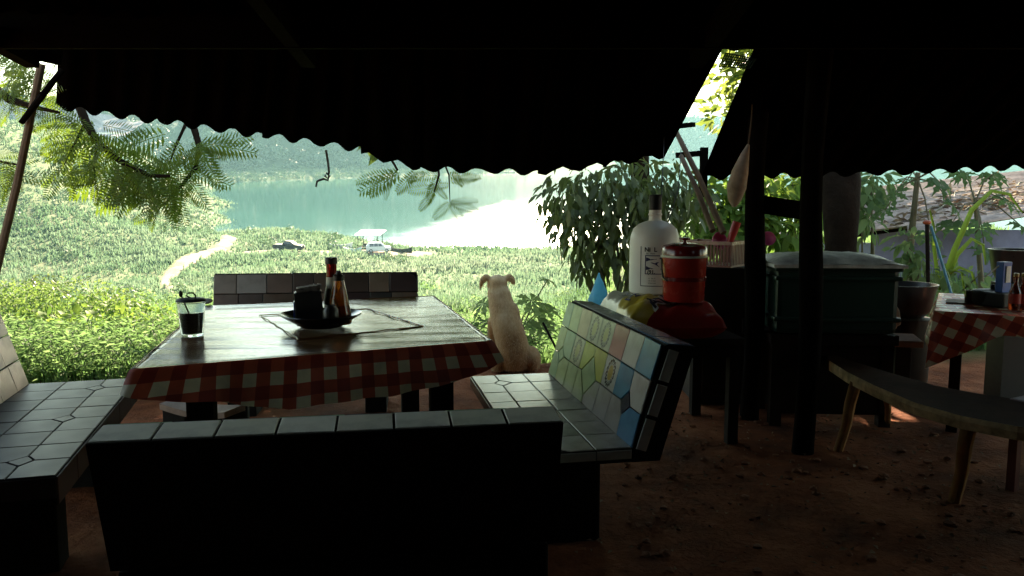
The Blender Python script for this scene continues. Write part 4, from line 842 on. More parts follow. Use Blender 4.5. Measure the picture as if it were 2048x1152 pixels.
# ------------------------------------------------------------------ low plank seat under the table
a = P(402, 808, .22); t = thing("low_plank_bench", "low worn plank seat on blocks under the left of the table", "bench", (a.x, a.y, 0), rad(-20))
W_ = mat("worn_plank", (.30, .21, .17), .8, .3, 8, .4, .006); mb = MB(); n = 9
v = []; 
for i in range(n):
    u = i / (n - 1); z = .225 - .03 * math.sin(math.pi * u * .9); 
    for y, zz in ((-.09, 0), (.09, .004), (.09, -.035), (-.09, -.035)): v.append((-.22 + .46 * u, y, z + zz))
f = [(i * 4 + k, i * 4 + (k + 1) % 4, (i + 1) * 4 + (k + 1) % 4, (i + 1) * 4 + k) for i in range(n - 1) for k in range(4)] + [(0, 1, 2, 3), (n * 4 - 1, n * 4 - 2, n * 4 - 3, n * 4 - 4)]
mb.add(v, f); mb.build("plank", W_, t); MB().box((-.13, 0, .065), (.17, .16, .24), bev=.01).build("block", M_CONC, t); MB().box((.2, .02, .065), (.10, .14, .23), bev=.01).build("block", M_CONC, t)
# ================================================================== RIGHT-HAND CLUTTER (floor frame)
def textmesh(body, size, name="print", bold=0.0):
    cu = bpy.data.curves.new(name, 'FONT'); cu.body = body; cu.size = size; cu.align_x = 'CENTER'; cu.align_y = 'CENTER'; cu.resolution_u = 3; cu.offset = bold
    o = bpy.data.objects.new(name, cu); COL.objects.link(o); bpy.context.view_layer.update()
    me = bpy.data.meshes.new_from_object(o.evaluated_get(bpy.context.evaluated_depsgraph_get())); bpy.data.objects.remove(o); bpy.data.curves.remove(cu); me.materials.clear(); return me
def warp(me, fn):
    for v in me.vertices: v.co = fn(v.co)
    me.update(); return me
M_INK = mat("black_ink", (.012, .012, .02), .6); M_INKW = mat("white_ink", (.75, .73, .66), .6); M_INKB = mat("navy_ink", (.03, .03, .10), .6)
# dark side table carrying the sacks
t = thing("sack_table", "dark low wooden table under the yellow feed sack", "table", (.90, 4.66, 0), rad(6))
MB().box((0, .12, .60), (.80, .74, .04), bev=.005).build("table_top", M_WOODDARK, t)
for x in (-.35, .35):
    for y in (-.2, .43): MB().box((x, y, .27), (.06, .06, .64)).build("leg", M_WOODDARK, t)
MB().box((0, -.22, .545), (.70, .02, .07)).build("apron", M_WOODDARK, t)
# feed sack
SA, SB, SH = .275, .43, .105
def sackz(x, y, s=1):
    a = max(0, 1 - abs(x / SA) ** 4.5) ** .42 * max(0, 1 - abs(y / SB) ** 5) ** .42
    dr = max(0, (-.22 - y) / .28); return s * SH * a - .035 * dr ** 1.8 + (.013 * math.sin(x * 23 + 3 * math.sin(y * 9)) + .011 * math.sin(y * 31 + x * 12) + .006 * math.sin((x - y) * 55)) * a * (s > 0)
M_SACK, b, L = base("feed_sack"); tc = nn(M_SACK, "ShaderNodeTexCoord"); sp = nn(M_SACK, "ShaderNodeSeparateXYZ"); L.new(tc.outputs['Object'], sp.inputs[0]); nz = noise(M_SACK, 7, 4)
ma = nn(M_SACK, "ShaderNodeMath", operation='MULTIPLY_ADD'); L.new(sp.outputs[0], ma.inputs[0]); ma.inputs[1].default_value = -1.0; L.new(sp.outputs[1], ma.inputs[2])
mr = nn(M_SACK, "ShaderNodeMapRange"); mr.inputs[1].default_value = -.8; mr.inputs[2].default_value = .8; L.new(ma.outputs[0], mr.inputs[0])
r = ramp(M_SACK, mr.outputs[0], [(0, (.34, .014, .010)), (.34, (.60, .42, .05)), (.52, (.62, .46, .09)), (.62, (.60, .58, .46))]); r.color_ramp.interpolation = 'CONSTANT'
mx = nn(M_SACK, "ShaderNodeMix", data_type='RGBA', blend_type='MULTIPLY'); mx.inputs[0].default_value = .35; L.new(r.outputs[0], mx.inputs[6]); L.new(nz.outputs[0], mx.inputs[7]); L.new(mx.outputs[2], b.inputs['Base Color'])
b.inputs['Roughness'].default_value = .35; bump(M_SACK, b, nz.outputs[0], .35, .012)
def sack(label, loc, rz, m, tilt=0):
    n = 44; v = []; f = []
    for s in (1, -1):
        for i in range(n):
            for j in range(n): x = SA * (2 * j / (n - 1) - 1); y = SB * (2 * i / (n - 1) - 1); v.append((x, y, sackz(x, y, s)))
        o = 0 if s == 1 else n * n
        for i in range(n - 1):
            for j in range(n - 1): q = (o + i * n + j, o + i * n + j + 1, o + (i + 1) * n + j + 1, o + (i + 1) * n + j); f.append(q if s == 1 else q[::-1])
    t = thing("feed_sack", label, "sack", loc, rot=(tilt, 0, rz)); link("bag", pymesh("bag", v, f, True), m, t); return t
t = sack("yellow and red printed feed sack under the white jug", (.875, 4.72, .725), rad(4), M_SACK)
def onsack(cx, cy, rot, lift=.002):
    def fn(c):
        x = cx + c.x * math.cos(rot) - c.y * math.sin(rot); y = cy + c.x * math.sin(rot) + c.y * math.cos(rot); return Vector((x, y, sackz(x, y) + lift))
    return fn
link("lettering", warp(textmesh("ADIN", .115, bold=.012), onsack(-.03, -.235, rad(43), .006)), M_INKW, t); link("lettering", warp(textmesh("ADIN", .115, bold=.003), onsack(-.03, -.235, rad(43), .009)), M_INK, t)
link("lettering", warp(textmesh("PELLET", .085, bold=.002), onsack(-.09, -.06, rad(16), .005)), M_INKB, t)
link("lettering", warp(textmesh("LEO", .08), onsack(-.14, .13, rad(6), .004)), mat("grey_ink", (.22, .22, .26), .6), t); link("lettering", warp(textmesh("aaa aaaa aa aaaa\naaaaa aaa aaaaaa".replace("a", "n"), .03), onsack(-.08, .26, rad(4), .004)), mat("grey_ink", (.22, .22, .26), .6), t)
mb = MB(); mb.tube([(-.30, -.455, .01), (-.315, -.47, -.02), (-.31, -.475, -.06)], .004, 6); mb.build("stitching_end", M_INKW, t)
# white jug
M_JUG = mat("white_jug_plastic", (.84, .82, .78), .38, .06, 5, .08, .004)
jl = Vector((.865, 4.83, .835)); t = thing("plastic_jug", "big white plastic jug with a black cap on the feed sack", "jug", jl)
JR = .150; mb = MB(); mb.lathe([(0, 0), (JR * .9, 0), (JR * .99, .012), (JR, .03), (JR, .305), (JR * .97, .345), (JR * .87, .39), (JR * .66, .42), (JR * .40, .436), (.040, .442), (.037, .455), (.037, .47), (.041, .474), (.041, .482), (.037, .486), (.037, .51), (0, .51)], 40); mb.build("body", M_JUG, t, smooth=True)
mb = MB(); mb.lathe([(0, .505), (.040, .505), (.040, .585), (.036, .597), (0, .599)], 24); mb.build("cap", M_BLACK, t, smooth=True)
def onjug(ac, zc, lift=.0012):
    return lambda c: Vector(((JR + lift) * math.sin(ac + c.x / JR), -(JR + lift) * math.cos(ac + c.x / JR), zc + c.y))
def strip(w_, h_, x, y, n=10):
    v = [(x - w_ / 2 + w_ * i / n, y + s * h_ / 2, 0) for s in (-1, 1) for i in range(n + 1)]; f = [(i, i + 1, n + 2 + i, n + 1 + i) for i in range(n)]; return pymesh("frame_line", v, f)
ac = rad(-11)
LW, LH = .16, .235; zc = .175
for w_, h_, x, y in ((LW, .004, 0, -LH / 2), (.004, LH, -LW / 2, 0), (.004, LH, LW / 2, 0)): link("label_frame", warp(strip(w_, h_, x, y), onjug(ac, zc)), M_INK, t)
for w_, h_, x, y in ((.105, .005, 0, .063), (.105, .005, 0, -.045), (.005, .11, -.05, .009), (.005, .11, .05, .009)): link("logo_frame", warp(strip(w_, h_, x, y), onjug(ac, zc)), M_INKB, t)
v = [(-.046, .052, 0), (.046, .052, 0), (.046, .044, 0), (0.0, .040, 0), (-.03, .034, 0), (-.046, .028, 0)]; link("logo", warp(pymesh("logo", v, [tuple(range(6))[::-1]]), onjug(ac, zc)), M_INKB, t)
v = [(-.046, -.022, 0), (.046, -.022, 0), (.046, -.012, 0), (.0, -.014, 0), (-.03, -.006, 0), (-.046, .002, 0)]; link("logo", warp(pymesh("logo", v, [tuple(range(6))]), onjug(ac, zc)), M_INKB, t)
v = [(-.022, .022, 0), (.03, .026, 0), (.018, .014, 0), (.034, -.006, 0), (.006, .012, 0)]; link("logo", warp(pymesh("logo", v, [tuple(range(5))]), onjug(ac, zc)), M_INKB, t)
for s_, z_, x_, q in (("(91.", .030, -.015, -.034), ("Ni  L", .036, -.02, .098), ("m  mm", .018, -.02, .076), ("n  nn n\nnn n nn\nnnnn nn", .014, -.01, -.085)):
    link("print", warp(textmesh(s_, z_, bold=.001 if z_ > .02 else 0), (lambda g: lambda c: g(Vector((c.x + x_, c.y + q, 0))))(onjug(ac, zc, .002))), M_INK, t)
# red lidded bucket
M_RED = mat("red_enamel", (.40, .025, .018), .25, .15, 6, coat=.4); M_MAROON = mat("maroon_plastic", (.16, .008, .010), .22, .15, 6, coat=.4)
t = thing("lidded_bucket", "red lidded ice bucket with a knob in front of the white jug", "bucket", (.965, 4.45, .838))
mb = MB(); mb.lathe([(0, 0), (.108, 0), (.114, .008), (.124, .235), (.126, .245)], 36); mb.build("body", M_RED, t, smooth=True)
mb = MB(); mb.lathe([(.1195, .115), (.1225, .117), (.1235, .135), (.1215, .137)], 36, cap=False); mb.build("band", M_MAROON, t, smooth=True)
mb = MB(); mb.lathe([(.126, .243), (.131, .247), (.131, .255), (.127, .257)], 36, cap=False); mb.build("rim", mat("pale_rim", (.55, .60, .52), .4), t, smooth=True)
mb = MB(); mb.lathe([(.128, .256), (.127, .292), (.118, .308), (.07, .322), (0, .326)], 36); lid = mb.build("lid", M_MAROON, t, smooth=True)
mb = MB(); mb.lathe([(0, .32), (.014, .32), (.012, .338), (.030, .342), (.032, .349), (.02, .353), (0, .354)], 20); mb.build("knob", M_MAROON, lid, smooth=True)
mb = MB(); mb.tube([(-.127, 0, .235), (-.131, -.03, .18), (-.128, -.06, .135), (-.11, -.09, .118)], .005, 6); mb.build("handle", M_BLACK, t, smooth=True)
# dark cabinet
t = thing("dark_cabinet", "black cabinet between the sacks and the front post", "cabinet", (1.62, 5.62, 0), rad(0))
MB().box((0, 0, .47), (.72, .52, .94), bev=.006).build("carcass", M_BLACK, t)
for x in (-.165, .165): q = MB().box((x, -.265, .5), (.31, .02, .86), bev=.004).build("door", M_WOODDARK, t); MB().box((x * .3, -.285, .55), (.02, .02, .1)).build("handle", M_DARKMETAL, q)
# red basket
t = thing("plastic_basket", "dark red slatted plastic basket of bowls on the cabinet", "basket", (1.40, 5.52, .945), rad(-38))
M_RB = mat("red_basket", (.15, .02, .015), .4, .2, 9); MB().box((0, 0, .01), (.36, .26, .015)).build("base", M_RB, t)
for y, L_, ax in ((-.13, .36, 0), (.13, .36, 0), (-.18, .26, 1), (.18, .26, 1)):
    n = int(L_ / .024)
    for k in range(n + 1):
        u = -L_ / 2 + L_ * k / n; c = (u, y, .085) if ax == 0 else (y, u, .085); MB().box(c, (.011, .006, .14) if ax == 0 else (.006, .011, .14)).build("slat", M_RB, t)
    MB().box((0, y, .165) if ax == 0 else (y, 0, .165), (L_ + .02, .014, .022) if ax == 0 else (.014, L_ + .02, .022)).build("rim", mat("worn_rim", (.30, .14, .12), .25), t)
M_PINK = mat("pink_plastic", (.62, .10, .24), .35, .1, 8)
def bowl(label, loc, r, rot, m, name="plastic_bowl"):
    mb = MB(); mb.lathe([(0, 0), (r * .5, 0), (r * .85, r * .35), (r, r * .72), (r * 1.04, r * .74), (r * .97, r * .74), (r * .8, r * .37), (r * .46, .006), (0, .005)], 28); o = mb.build(name, m, None, loc, rot, True); return tag(o, label, "bowl")
bowl("pink bowl standing on edge in the red basket", D(1432, 484, 5.5), .06, (rad(75), 0, rad(25)), M_PINK)
o = MB().box((0, 0, 0), (.10, .03, .03), bev=.008).build("pink_dish", M_PINK, None, D(1444, 489, 5.38), (0, rad(8), rad(-10))); tag(o, "small pink dish lying on the basket rim", "dish")
a, b_ = D(1458, 488, 5.45), D(1474, 444, 5.45); mb = MB(); mb.tube([(0, 0, 0), (b_ - a) * .5, b_ - a], [.022, .028, .030], 12); o = mb.build("red_tube", mat("bright_red", (.40, .03, .03), .3), None, a, smooth=True); tag(o, "red plastic tube leaning out of the basket beside the post", "tube")
bowl("pink bowl hung on the far side of the front post", D(1535, 480, 5.7), .05, (rad(70), 0, rad(-10)), M_PINK)
# packet of snacks hanging by the cabinet
mb = MB(); g = D(1405, 640, 4.45)
for k in range(10): a = k * .628; mb.bar((.06 * math.cos(a), .004 * (k % 3), .07 * math.sin(a)), (.065 * math.cos(a + .9), -.012, .075 * math.sin(a + .9)), .02, .006)
mb.box((0, .01, 0), (.11, .02, .13), bev=.01); o = mb.build("snack_packet", mat("gold_foil", (.30, .22, .03), .35, .6, 18), None, g); tag(o, "crinkled gold foil packet hanging in the dark beside the red sack", "packet")
# blue plastic bag
g = D(1198, 546, 5.55); v = []; f = []; n = 20; prof = [(.004, 0), (.012, -.03), (.03, -.07), (.05, -.13), (.062, -.19), (.058, -.235), (.03, -.255), (0, -.258)]
for r_, z_ in prof:
    for k in range(n): a = 2 * math.pi * k / n; rr = r_ * (1 + .22 * math.sin(3 * a + z_ * 40) + .12 * math.sin(7 * a)); v.append((rr * math.cos(a), rr * .6 * math.sin(a), z_))
for i in range(len(prof) - 1):
    for k in range(n): f.append((i * n + k, i * n + (k + 1) % n, (i + 1) * n + (k + 1) % n, (i + 1) * n + k))
M_BAG = leafmat("blue_film", (.10, .42, .62), (.30, .62, .80), .6, .3, 12, attr=False); o = link("plastic_bag", pymesh("plastic_bag", v, f, True), M_BAG, None, g); tag(o, "thin blue plastic bag hanging beside the bush and the bench back", "plastic bag")
# pale hanging bundle on the front post
c = [D(1497, 289, 4.85), D(1490, 310, 4.85), D(1480, 345, 4.85), D(1473, 375, 4.85), D(1469, 400, 4.85), D(1468, 414, 4.85)]; t = thing("hanging_bundle", "pale dried leaf sheath hanging on the front post", "bundle", c[-1])
mb = MB(); mb.tube([p - c[-1] for p in c], [.008, .026, .050, .058, .040, .012], 14); mb.build("sheath", mat("pale_husk", (.42, .33, .26), .8, .35, 12, .5, .006), t, smooth=True)
mb = MB(); mb.tube([D(1506, 180, 4.85) - c[-1], D(1503, 240, 4.85) - c[-1], c[0] - c[-1]], .005, 5); mb.build("string", M_BAMBOO, t)
# cords from the roof gap down to the jug
o = MB().tube([Vector((0, 0, 0)), D(1326, 330, 5.2) - D(1329, 258, 5.65), D(1323, 396, 4.87) - D(1329, 258, 5.65)], .003, 5).build("cord", M_BLACK, None, D(1329, 258, 5.65)); tag(o, "thin dark cord running from the roof gap to the jug cap", "cord")
o = MB().tube([Vector((0, 0, 0)), D(1357, 380, 5.3) - D(1362, 300, 5.8), D(1338, 440, 4.9) - D(1362, 300, 5.8)], .003, 5).build("cord", M_BLACK, None, D(1362, 300, 5.8)); tag(o, "thin dark cord slanting from the prop poles to the jug neck", "cord")
# wire loops at the battens
mb = MB(); mb.tube([Vector((.05 * math.cos(a), 0, .04 * math.sin(a))) for a in np.linspace(0, 6.0, 14)], .003, 5); o = mb.build("wire_loop", M_BLACK, None, D(1346, 244, 5.6)); tag(o, "bent wire loop on the upper batten in the roof gap", "wire")
# green ice chest on a stand
t = thing("ice_chest", "large green ice chest with a stained grey lid behind the posts", "ice chest", (1.985, 5.05, 0), rad(-4))
M_GREEN = mat("green_plastic", (.003, .032, .022), .4, .15, 6); M_LID = mat("stained_lid", (.60, .60, .56), .55, .45, 10, .3, .004)
MB().box((0, 0, .80), (.72, .56, .42), bev=.03).build("body", M_GREEN, t)
for z in (.985, .93, .68): MB().box((0, 0, z), (.75, .59, .028), bev=.01).build("rib", M_GREEN, t)
mb = MB(); n = 14; v = []; f = []
for i in range(n):
    for j in range(n): a, b_ = 2 * j / (n - 1) - 1, 2 * i / (n - 1) - 1; v.append((a * .385, b_ * .31, 1.015 + .055 * (1 - abs(a) ** 3) ** .6 * (1 - abs(b_) ** 3) ** .6 + .006 * math.sin(a * 9 + b_ * 5)))
for i in range(n - 1):
    for j in range(n - 1): f.append((i * n + j, i * n + j + 1, (i + 1) * n + j + 1, (i + 1) * n + j))
mb.add(v, f); mb.box((0, 0, 1.005), (.78, .63, .02)); mb.build("lid", M_LID, t, smooth=True)
MB().box((0, -.01, .55), (.76, .5, .06)).build("stand_top", M_WOODDARK, t)
for x in (-.33, .33):
    for y in (-.2, .2): MB().box((x, y, .25), (.07, .07, .58)).build("stand_leg", M_WOODDARK, t)
MB().box((0, -.22, .3), (.7, .02, .44)).build("stand_panel", M_WOODDARK, t)
g = P(1588, 826, 0); o = MB().box((0, 0, .30), (.075, .05, .64), Matrix.Rotation(rad(3), 3, 'Y'), .006).build("timber_stake", mat("red_timber", (.16, .06, .03), .85, .3, 8, .4, .005), None, (g.x, g.y, 0)); tag(o, "short reddish timber stake standing by the second post", "stake")
# black basin on a tub
t = thing("wash_basin", "wide black basin with a pale rim on a dark tub", "basin", (2.95, 5.95, .0))
mb = MB(); mb.lathe([(.16, 0), (.19, .05), (.20, .52), (0, .52)], 24); mb.build("tub", M_BLACK, t, smooth=True)
mb = MB(); mb.lathe([(0, .53), (.14, .53), (.19, .58), (.215, .72), (.228, .765), (.232, .775), (.222, .775), (.20, .72), (.17, .58), (0, .56)], 36); mb.build("basin", mat("basin_black", (.03, .03, .032), .3), t, smooth=True)
# plank bench behind the curved one, with a pale stone
g = P(1740, 672, .45); t = thing("plank_bench", "rough dark plank on two stumps behind the curved bench", "bench", (g.x, g.y, 0), rad(-16)); M_RW = mat("reddish_plank", (.14, .07, .045), .85, .35, 8, .4, .006)
MB().box((0, 0, .43), (.62, .34, .045), bev=.006).build("plank", M_RW, t)
for x in (-.2, .2): MB().box((x, 0, .18), (.10, .24, .46), bev=.01).build("stump", M_WOODDARK, t)
g = P(1781, 660, .455); mb = MB(); bm = bmesh.new(); bmesh.ops.create_icosphere(bm, subdivisions=3, radius=1)
for v_ in bm.verts: n = 1 + .16 * math.sin(v_.co.x * 4 + 1) * math.cos(v_.co.y * 3) + .10 * math.sin(v_.co.z * 6 + v_.co.x * 5); v_.co = Vector((v_.co.x * .07 * n, v_.co.y * .055 * n, .085 + v_.co.z * .09 * n))
me = bpy.data.meshes.new("pale_stone"); bm.to_mesh(me); bm.free(); me.polygons.foreach_set("use_smooth", [True] * len(me.polygons)); o = link("pale_stone", me, mat("pale_stone", (.36, .33, .29), .9, .35, 14, .6, .01), None, g); tag(o, "pale rough stone lying on the plank under the basin", "stone")
# curved live-edge bench
t = thing("curved_bench", "curved live-edge slab bench on splayed legs at the right", "bench", P(1850, 790, 0) * 0 + Vector((2.15, 4.0, 0)))
M_SLAB = mat("slab_wood", (.05, .022, .011), .9, .4, 6, .4, .008, .08); M_EDGE = mat("slab_edge", (.52, .36, .19), .9, .5, 14, .5, .006, .1)
edge = [P(1659, 722, .45), P(1695, 745, .45), P(1750, 772, .45), P(1830, 806, .45), P(1920, 832, .45), P(2035, 854, .45), P(2160, 866, .45)]
inn = [p + Vector((.10 + .06 * i, .30 + .02 * i, 0)) for i, p in enumerate(edge)]; o0 = Vector((2.15, 4.0, 0)); n = len(edge); mb = MB()
v = [p - o0 for p in edge] + [p - o0 for p in inn] + [p - o0 - Vector((0, 0, .055)) for p in edge] + [p - o0 - Vector((0, 0, .055)) for p in inn]
for i in range(n - 1): mb.add([v[i], v[i + 1], v[n + i + 1], v[n + i], v[2 * n + i], v[2 * n + i + 1], v[3 * n + i + 1], v[3 * n + i]], [(0, 1, 2, 3), (7, 6, 5, 4), (3, 2, 6, 7)] + ([(0, 3, 7, 4)] if i == 0 else []))
mb.build("seat", M_SLAB, t)
mb = MB()
for i in range(n - 1): a, b_ = v[i], v[i + 1]; q = Vector((-.006, -.010, 0)); mb.add([a + q * .2 + Vector((0, 0, .002)), b_ + q * .2 + Vector((0, 0, .002)), b_ + q + Vector((0, 0, -.02)), a + q + Vector((0, 0, -.02)), b_ + q * .4 - Vector((0, 0, .057)), a + q * .4 - Vector((0, 0, .057))], [(0, 1, 2, 3), (3, 2, 4, 5)])
mb.build("live_edge", M_EDGE, t)
M_LEG = mat("leg_wood", (.30, .15, .065), .9, .4, 10, .5, .006, .1)
for top, bot, w_ in ((P(1712, 764, .41), P(1674, 902, 0), .032), (P(1940, 842, .40), P(1906, 1003, 0), .034), (P(1768, 760, .38), P(1775, 846, .02), .022)):
    mb = MB(); mid = lerp(top, bot, .62) + Vector((.012, 0, 0)); mb.tube([top - o0, lerp(top, bot, .3) - o0, mid - o0, bot - o0 - Vector((0, 0, .02))], [w_, w_ * .95, w_ * .85, w_ * .8], 9); mb.build("leg", M_LEG, t, smooth=True)
# gingham side table
cn = [Vector((2.53, 4.72)), Vector((3.55, 4.05)), Vector((4.15, 5.0)), Vector((3.05, 5.65))]; c0 = sum(cn, Vector((0, 0))) / 4
t = thing("side_table", "square side table under a red gingham cloth at the right edge", "table", (c0.x, c0.y, 0))
MB().prism([((p - c0) * .97)[:] for p in cn], .70, .735).build("table_top", M_WOODDARK, t)
for p in cn: q = (p - c0) * .8; MB().box((q.x, q.y, .33), (.06, .06, .74), rad(-33)).build("leg", M_WOODDARK, t)
def drop2(s, u):
    e = min(u, 1 - u); k = max(0, 1 - e / .3)
    return .11 + .24 * k if s in (0, 3) else .12 + .1 * k
me = cloth("side_cloth", [(p - c0)[:] for p in cn], .742, drop2, [M_GING2, M_GING2], nu=30, nv=30, wr=.004, seed=2.0, flare=.02); o = link("gingham_cloth", me, None, None, (c0.x, c0.y, 0)); tag(o, "red and white gingham cloth hanging in a point off the side table", "tablecloth")
g = P(1897, 608, .745); o = MB().box((0, 0, .004), (.26, .2, .006), bev=.002).build("place_mat", mat("tan_mat", (.22, .12, .06), .7, .3, 14), None, (g.x + .16, g.y + .05, .747), (0, 0, rad(-30))); tag(o, "tan place mat on the corner of the gingham table", "place mat")
g = D(1944, 592, 5.0); g.z = .748; t = thing("dark_cup", "small dark glossy cup beside the place mat", "cup", g); mb = MB(); mb.lathe([(0, 0), (.035, 0), (.04, .01), (.043, .085), (.040, .085), (.036, .012), (0, .01)], 24); mb.build("cup", mat("dark_glaze", (.03, .012, .012), .12), t, smooth=True)
g = D(1985, 592, 4.95); g.z = .748; t = thing("cooking_pot", "low dark pot with a lid on the gingham table", "pot", g); mb = MB(); mb.lathe([(0, 0), (.10, 0), (.12, .02), (.125, .07), (.13, .075)], 28); mb.build("pot", M_BLACK, t, smooth=True); mb = MB(); mb.lathe([(.13, .074), (.11, .09), (.03, .10), (0, .10)], 28); l = mb.build("lid", M_BLACK, t, smooth=True); MB().ball((0, 0, .112), (.018, .018, .016)).build("knob", M_BLACK, l, smooth=True)
g = D(2005, 585, 4.85); g.z = .84; t = thing("paper_cup", "blue and white drink carton with a straw on the gingham table", "carton", g); MB().box((0, 0, .09), (.07, .05, .19), rad(20), .003).build("carton", mat("blue_card", (.03, .12, .42), .5), t); MB().box((.012, -.027, .11), (.035, .004, .10), rad(20)).build("label", M_INKW, t); mb = MB(); mb.tube([(-.02, 0, .17), (-.13, -.02, .09)], .004, 6); mb.build("straw", M_INKW, t); MB().box((0, 0, -.045), (.16, .14, .09), rad(20), .01).build("base_tray", M_BLACK, t)
for px, lab in ((2030, "red-brown sauce bottle at the right edge, left of its pair"), (2046, "red-brown sauce bottle at the very right edge of the picture")):
    g = D(px, 595, 4.7); g.z = .748; t = thing("sauce_bottle", lab, "bottle", g, group="sauce bottles on the side table"); mb = MB(); mb.lathe([(0, 0), (.03, 0), (.033, .008), (.033, .11), (.014, .155), (.013, .20)], 20); mb.build("bottle", mat("brown_glass", (.20, .03, .01), .1, .1, 4, trans=.5), t, smooth=True)
    mb = MB(); mb.lathe([(.0335, .04), (.0335, .10)], 20, cap=False); mb.build("label", mat("red_label", (.45, .04, .03), .5), t, smooth=True); mb = MB(); mb.lathe([(0, .2), (.015, .2), (.015, .22), (0, .222)], 16); mb.build("cap", mat("gold_cap", (.5, .35, .12), .4), t, smooth=True)
g = D(2030, 520, 5.6); t = thing("round_tub", "black round tub with a pale rim on a dark stand at the right edge", "tub", g + Vector((0, 0, -.1))); mb = MB(); mb.lathe([(0, -.06), (.10, -.06), (.14, .02), (.165, .165), (.172, .175), (.160, .175), (.13, .03), (0, -.04)], 28); mb.build("tub", mat("tub_black", (.03, .03, .032), .3), t, smooth=True)
MB().box((0, 0, (-.06 - (g.z - .1)) / 2 - .02), (.2, .2, g.z - .16 + .04)).build("stand", M_BLACK, t)
# maroon chair back at the right edge
g = P(2045, 812, .45); t = thing("maroon_chair", "maroon plastic chair partly cut off by the right edge", "chair", (g.x + .30, g.y + .05, 0), rad(-60)); M_MCH = mat("maroon_chair", (.10, .012, .014), .4, .2, 8)
MB().box((0, 0, .44), (.42, .42, .03), bev=.012).build("seat", M_MCH, t); mb = MB(); v = []; f = []
for i in range(8):
    for j in range(10): a = (j / 9 - .5) * 1.3; v.append((.42 * math.sin(a) * .6, .21 + .05 * (1 - math.cos(a)) * -2 + .06 * i / 7, .46 + .38 * i / 7)); 
for i in range(7):
    for j in range(9): f.append((i * 10 + j, i * 10 + j + 1, (i + 1) * 10 + j + 1, (i + 1) * 10 + j))
mb.add(v, f); o = mb.build("backrest", M_MCH, t, smooth=True)
for x in (-.18, .18):
    for y in (-.18, .18): MB().box((x, y, .2), (.04, .04, .46)).build("leg", M_MCH, t)
# litter on the earth floor: stones and leaf scraps
n = 900; xx = RNG.uniform(-.2, 2.6, n); yy = RNG.uniform(1.6, 5.2, n); ok = ~((xx < .6) & (yy < 3.0)); xx, yy = xx[ok], yy[ok]; n = len(xx); d = unit(n); d[:, 2] *= .3; u = unit(n) * .5; u[:, 2] += 1
o = leafcloud("floor_litter", np.stack([xx, yy, np.full(n, .012)], 1), d, u, .012 + .03 * RNG.random(n) ** 2, .008 + .016 * RNG.random(n), .3, m=leafmat("dry_litter", (.10, .05, .03), (.36, .24, .15), .1, .8, 3)); stuff(o, "dry leaf scraps littering the earth floor")
n = 420; mbv = []; mbf = []
for k in range(n):
    x = random.uniform(.45, 2.6); y = random.uniform(1.9, 5.0); r_ = .006 + .022 * random.random() ** 3
    bm = bmesh.new(); bmesh.ops.create_icosphere(bm, subdivisions=1, radius=1); o0 = len(mbv); bm.verts.index_update()
    mbv += [(x + q.co.x * r_ * random.uniform(.7, 1.3), y + q.co.y * r_ * random.uniform(.7, 1.3), .35 * r_ + q.co.z * r_ * .6 * random.uniform(.7, 1.2)) for q in bm.verts]; mbf += [tuple(q.index + o0 for q in f_.verts) for f_ in bm.faces]; bm.free()
o = link("earth_clods", pymesh("earth_clods", mbv, mbf), mat("red_clod", (.22, .08, .04), .95, .4, 20, .5, .004)); stuff(o, "small clods of dry red earth on the floor")
# ================================================================== DOG
mb = MB()
tr = [(0, 0, .03, .12, .12), (0, .01, .10, .140, .145), (-.01, .03, .18, .142, .15), (-.035, .07, .27, .142, .155), (-.06, .11, .36, .138, .155), (-.082, .15, .44, .131, .145), (-.10, .18, .51, .118, .125), (-.117, .205, .57, .108, .108), (-.13, .225, .63, .100, .098), (-.138, .245, .69, .07, .08)]
n = 20; v = []; f = []
for x, y, z, rx, ry in tr: v += [(x + rx * math.cos(2 * math.pi * k / n), y + ry * math.sin(2 * math.pi * k / n), z) for k in range(n)]
for i in range(len(tr) - 1):
    for k in range(n): f.append((i * n + k, i * n + (k + 1) % n, (i + 1) * n + (k + 1) % n, (i + 1) * n + k))
f.append(tuple(range(n - 1, -1, -1))); f.append(tuple((len(tr) - 1) * n + k for k in range(n))); mb.add(v, f)
mb.ball((-.14, .265, .690), (.088, .105, .072), 20, 14); mb.ball((-.185, .36, .665), (.048, .085, .042), 16, 10); mb.ball((-.215, .43, .675), (.018, .016, .014), 10, 8)
for s in (-1, 1):
    hx = s * .145; mb.ball((hx, .06, .095), (.085, .165, .105), 18, 12); mb.ball((hx * 1.12, .20, .10), (.05, .09, .07), 14, 10); mb.ball((hx * 1.2, .25, .028), (.042, .10, .030), 14, 8)
    sx = -.075 + s * .095; mb.tube([(sx, .20, .40), (sx - .012, .235, .28), (sx - .018, .25, .16), (sx - .02, .255, .05)], [.062, .050, .038, .034], 14); mb.ball((sx - .02, .285, .03), (.042, .065, .03), 14, 8)
    # ear: thick folded flap standing out from the skull and tipping down
    ex = -.14 + s * .075; tip = Vector((-.14 + s * (.158 if s < 0 else .112), .285, .635 if s < 0 else .70)); mb.tube([(ex, .245, .735), (ex + s * .030, .252, .742), (ex + s * .055, .262, .722), (ex + s * .068, .272, .69), tip], [.028, .032, .030, .022, .006], 12)
for s in (-1, 1): mb.ball((-.075 + s * .055, .165, .43), (.075, .10, .12), 16, 10)
raw = mb.mesh("dog_raw"); tmp = bpy.data.objects.new("dog_raw", raw); COL.objects.link(tmp)
md = tmp.modifiers.new("r", 'REMESH'); md.mode = 'VOXEL'; md.voxel_size = .009; ms = tmp.modifiers.new("s", 'SMOOTH'); ms.factor = .5; ms.iterations = 9
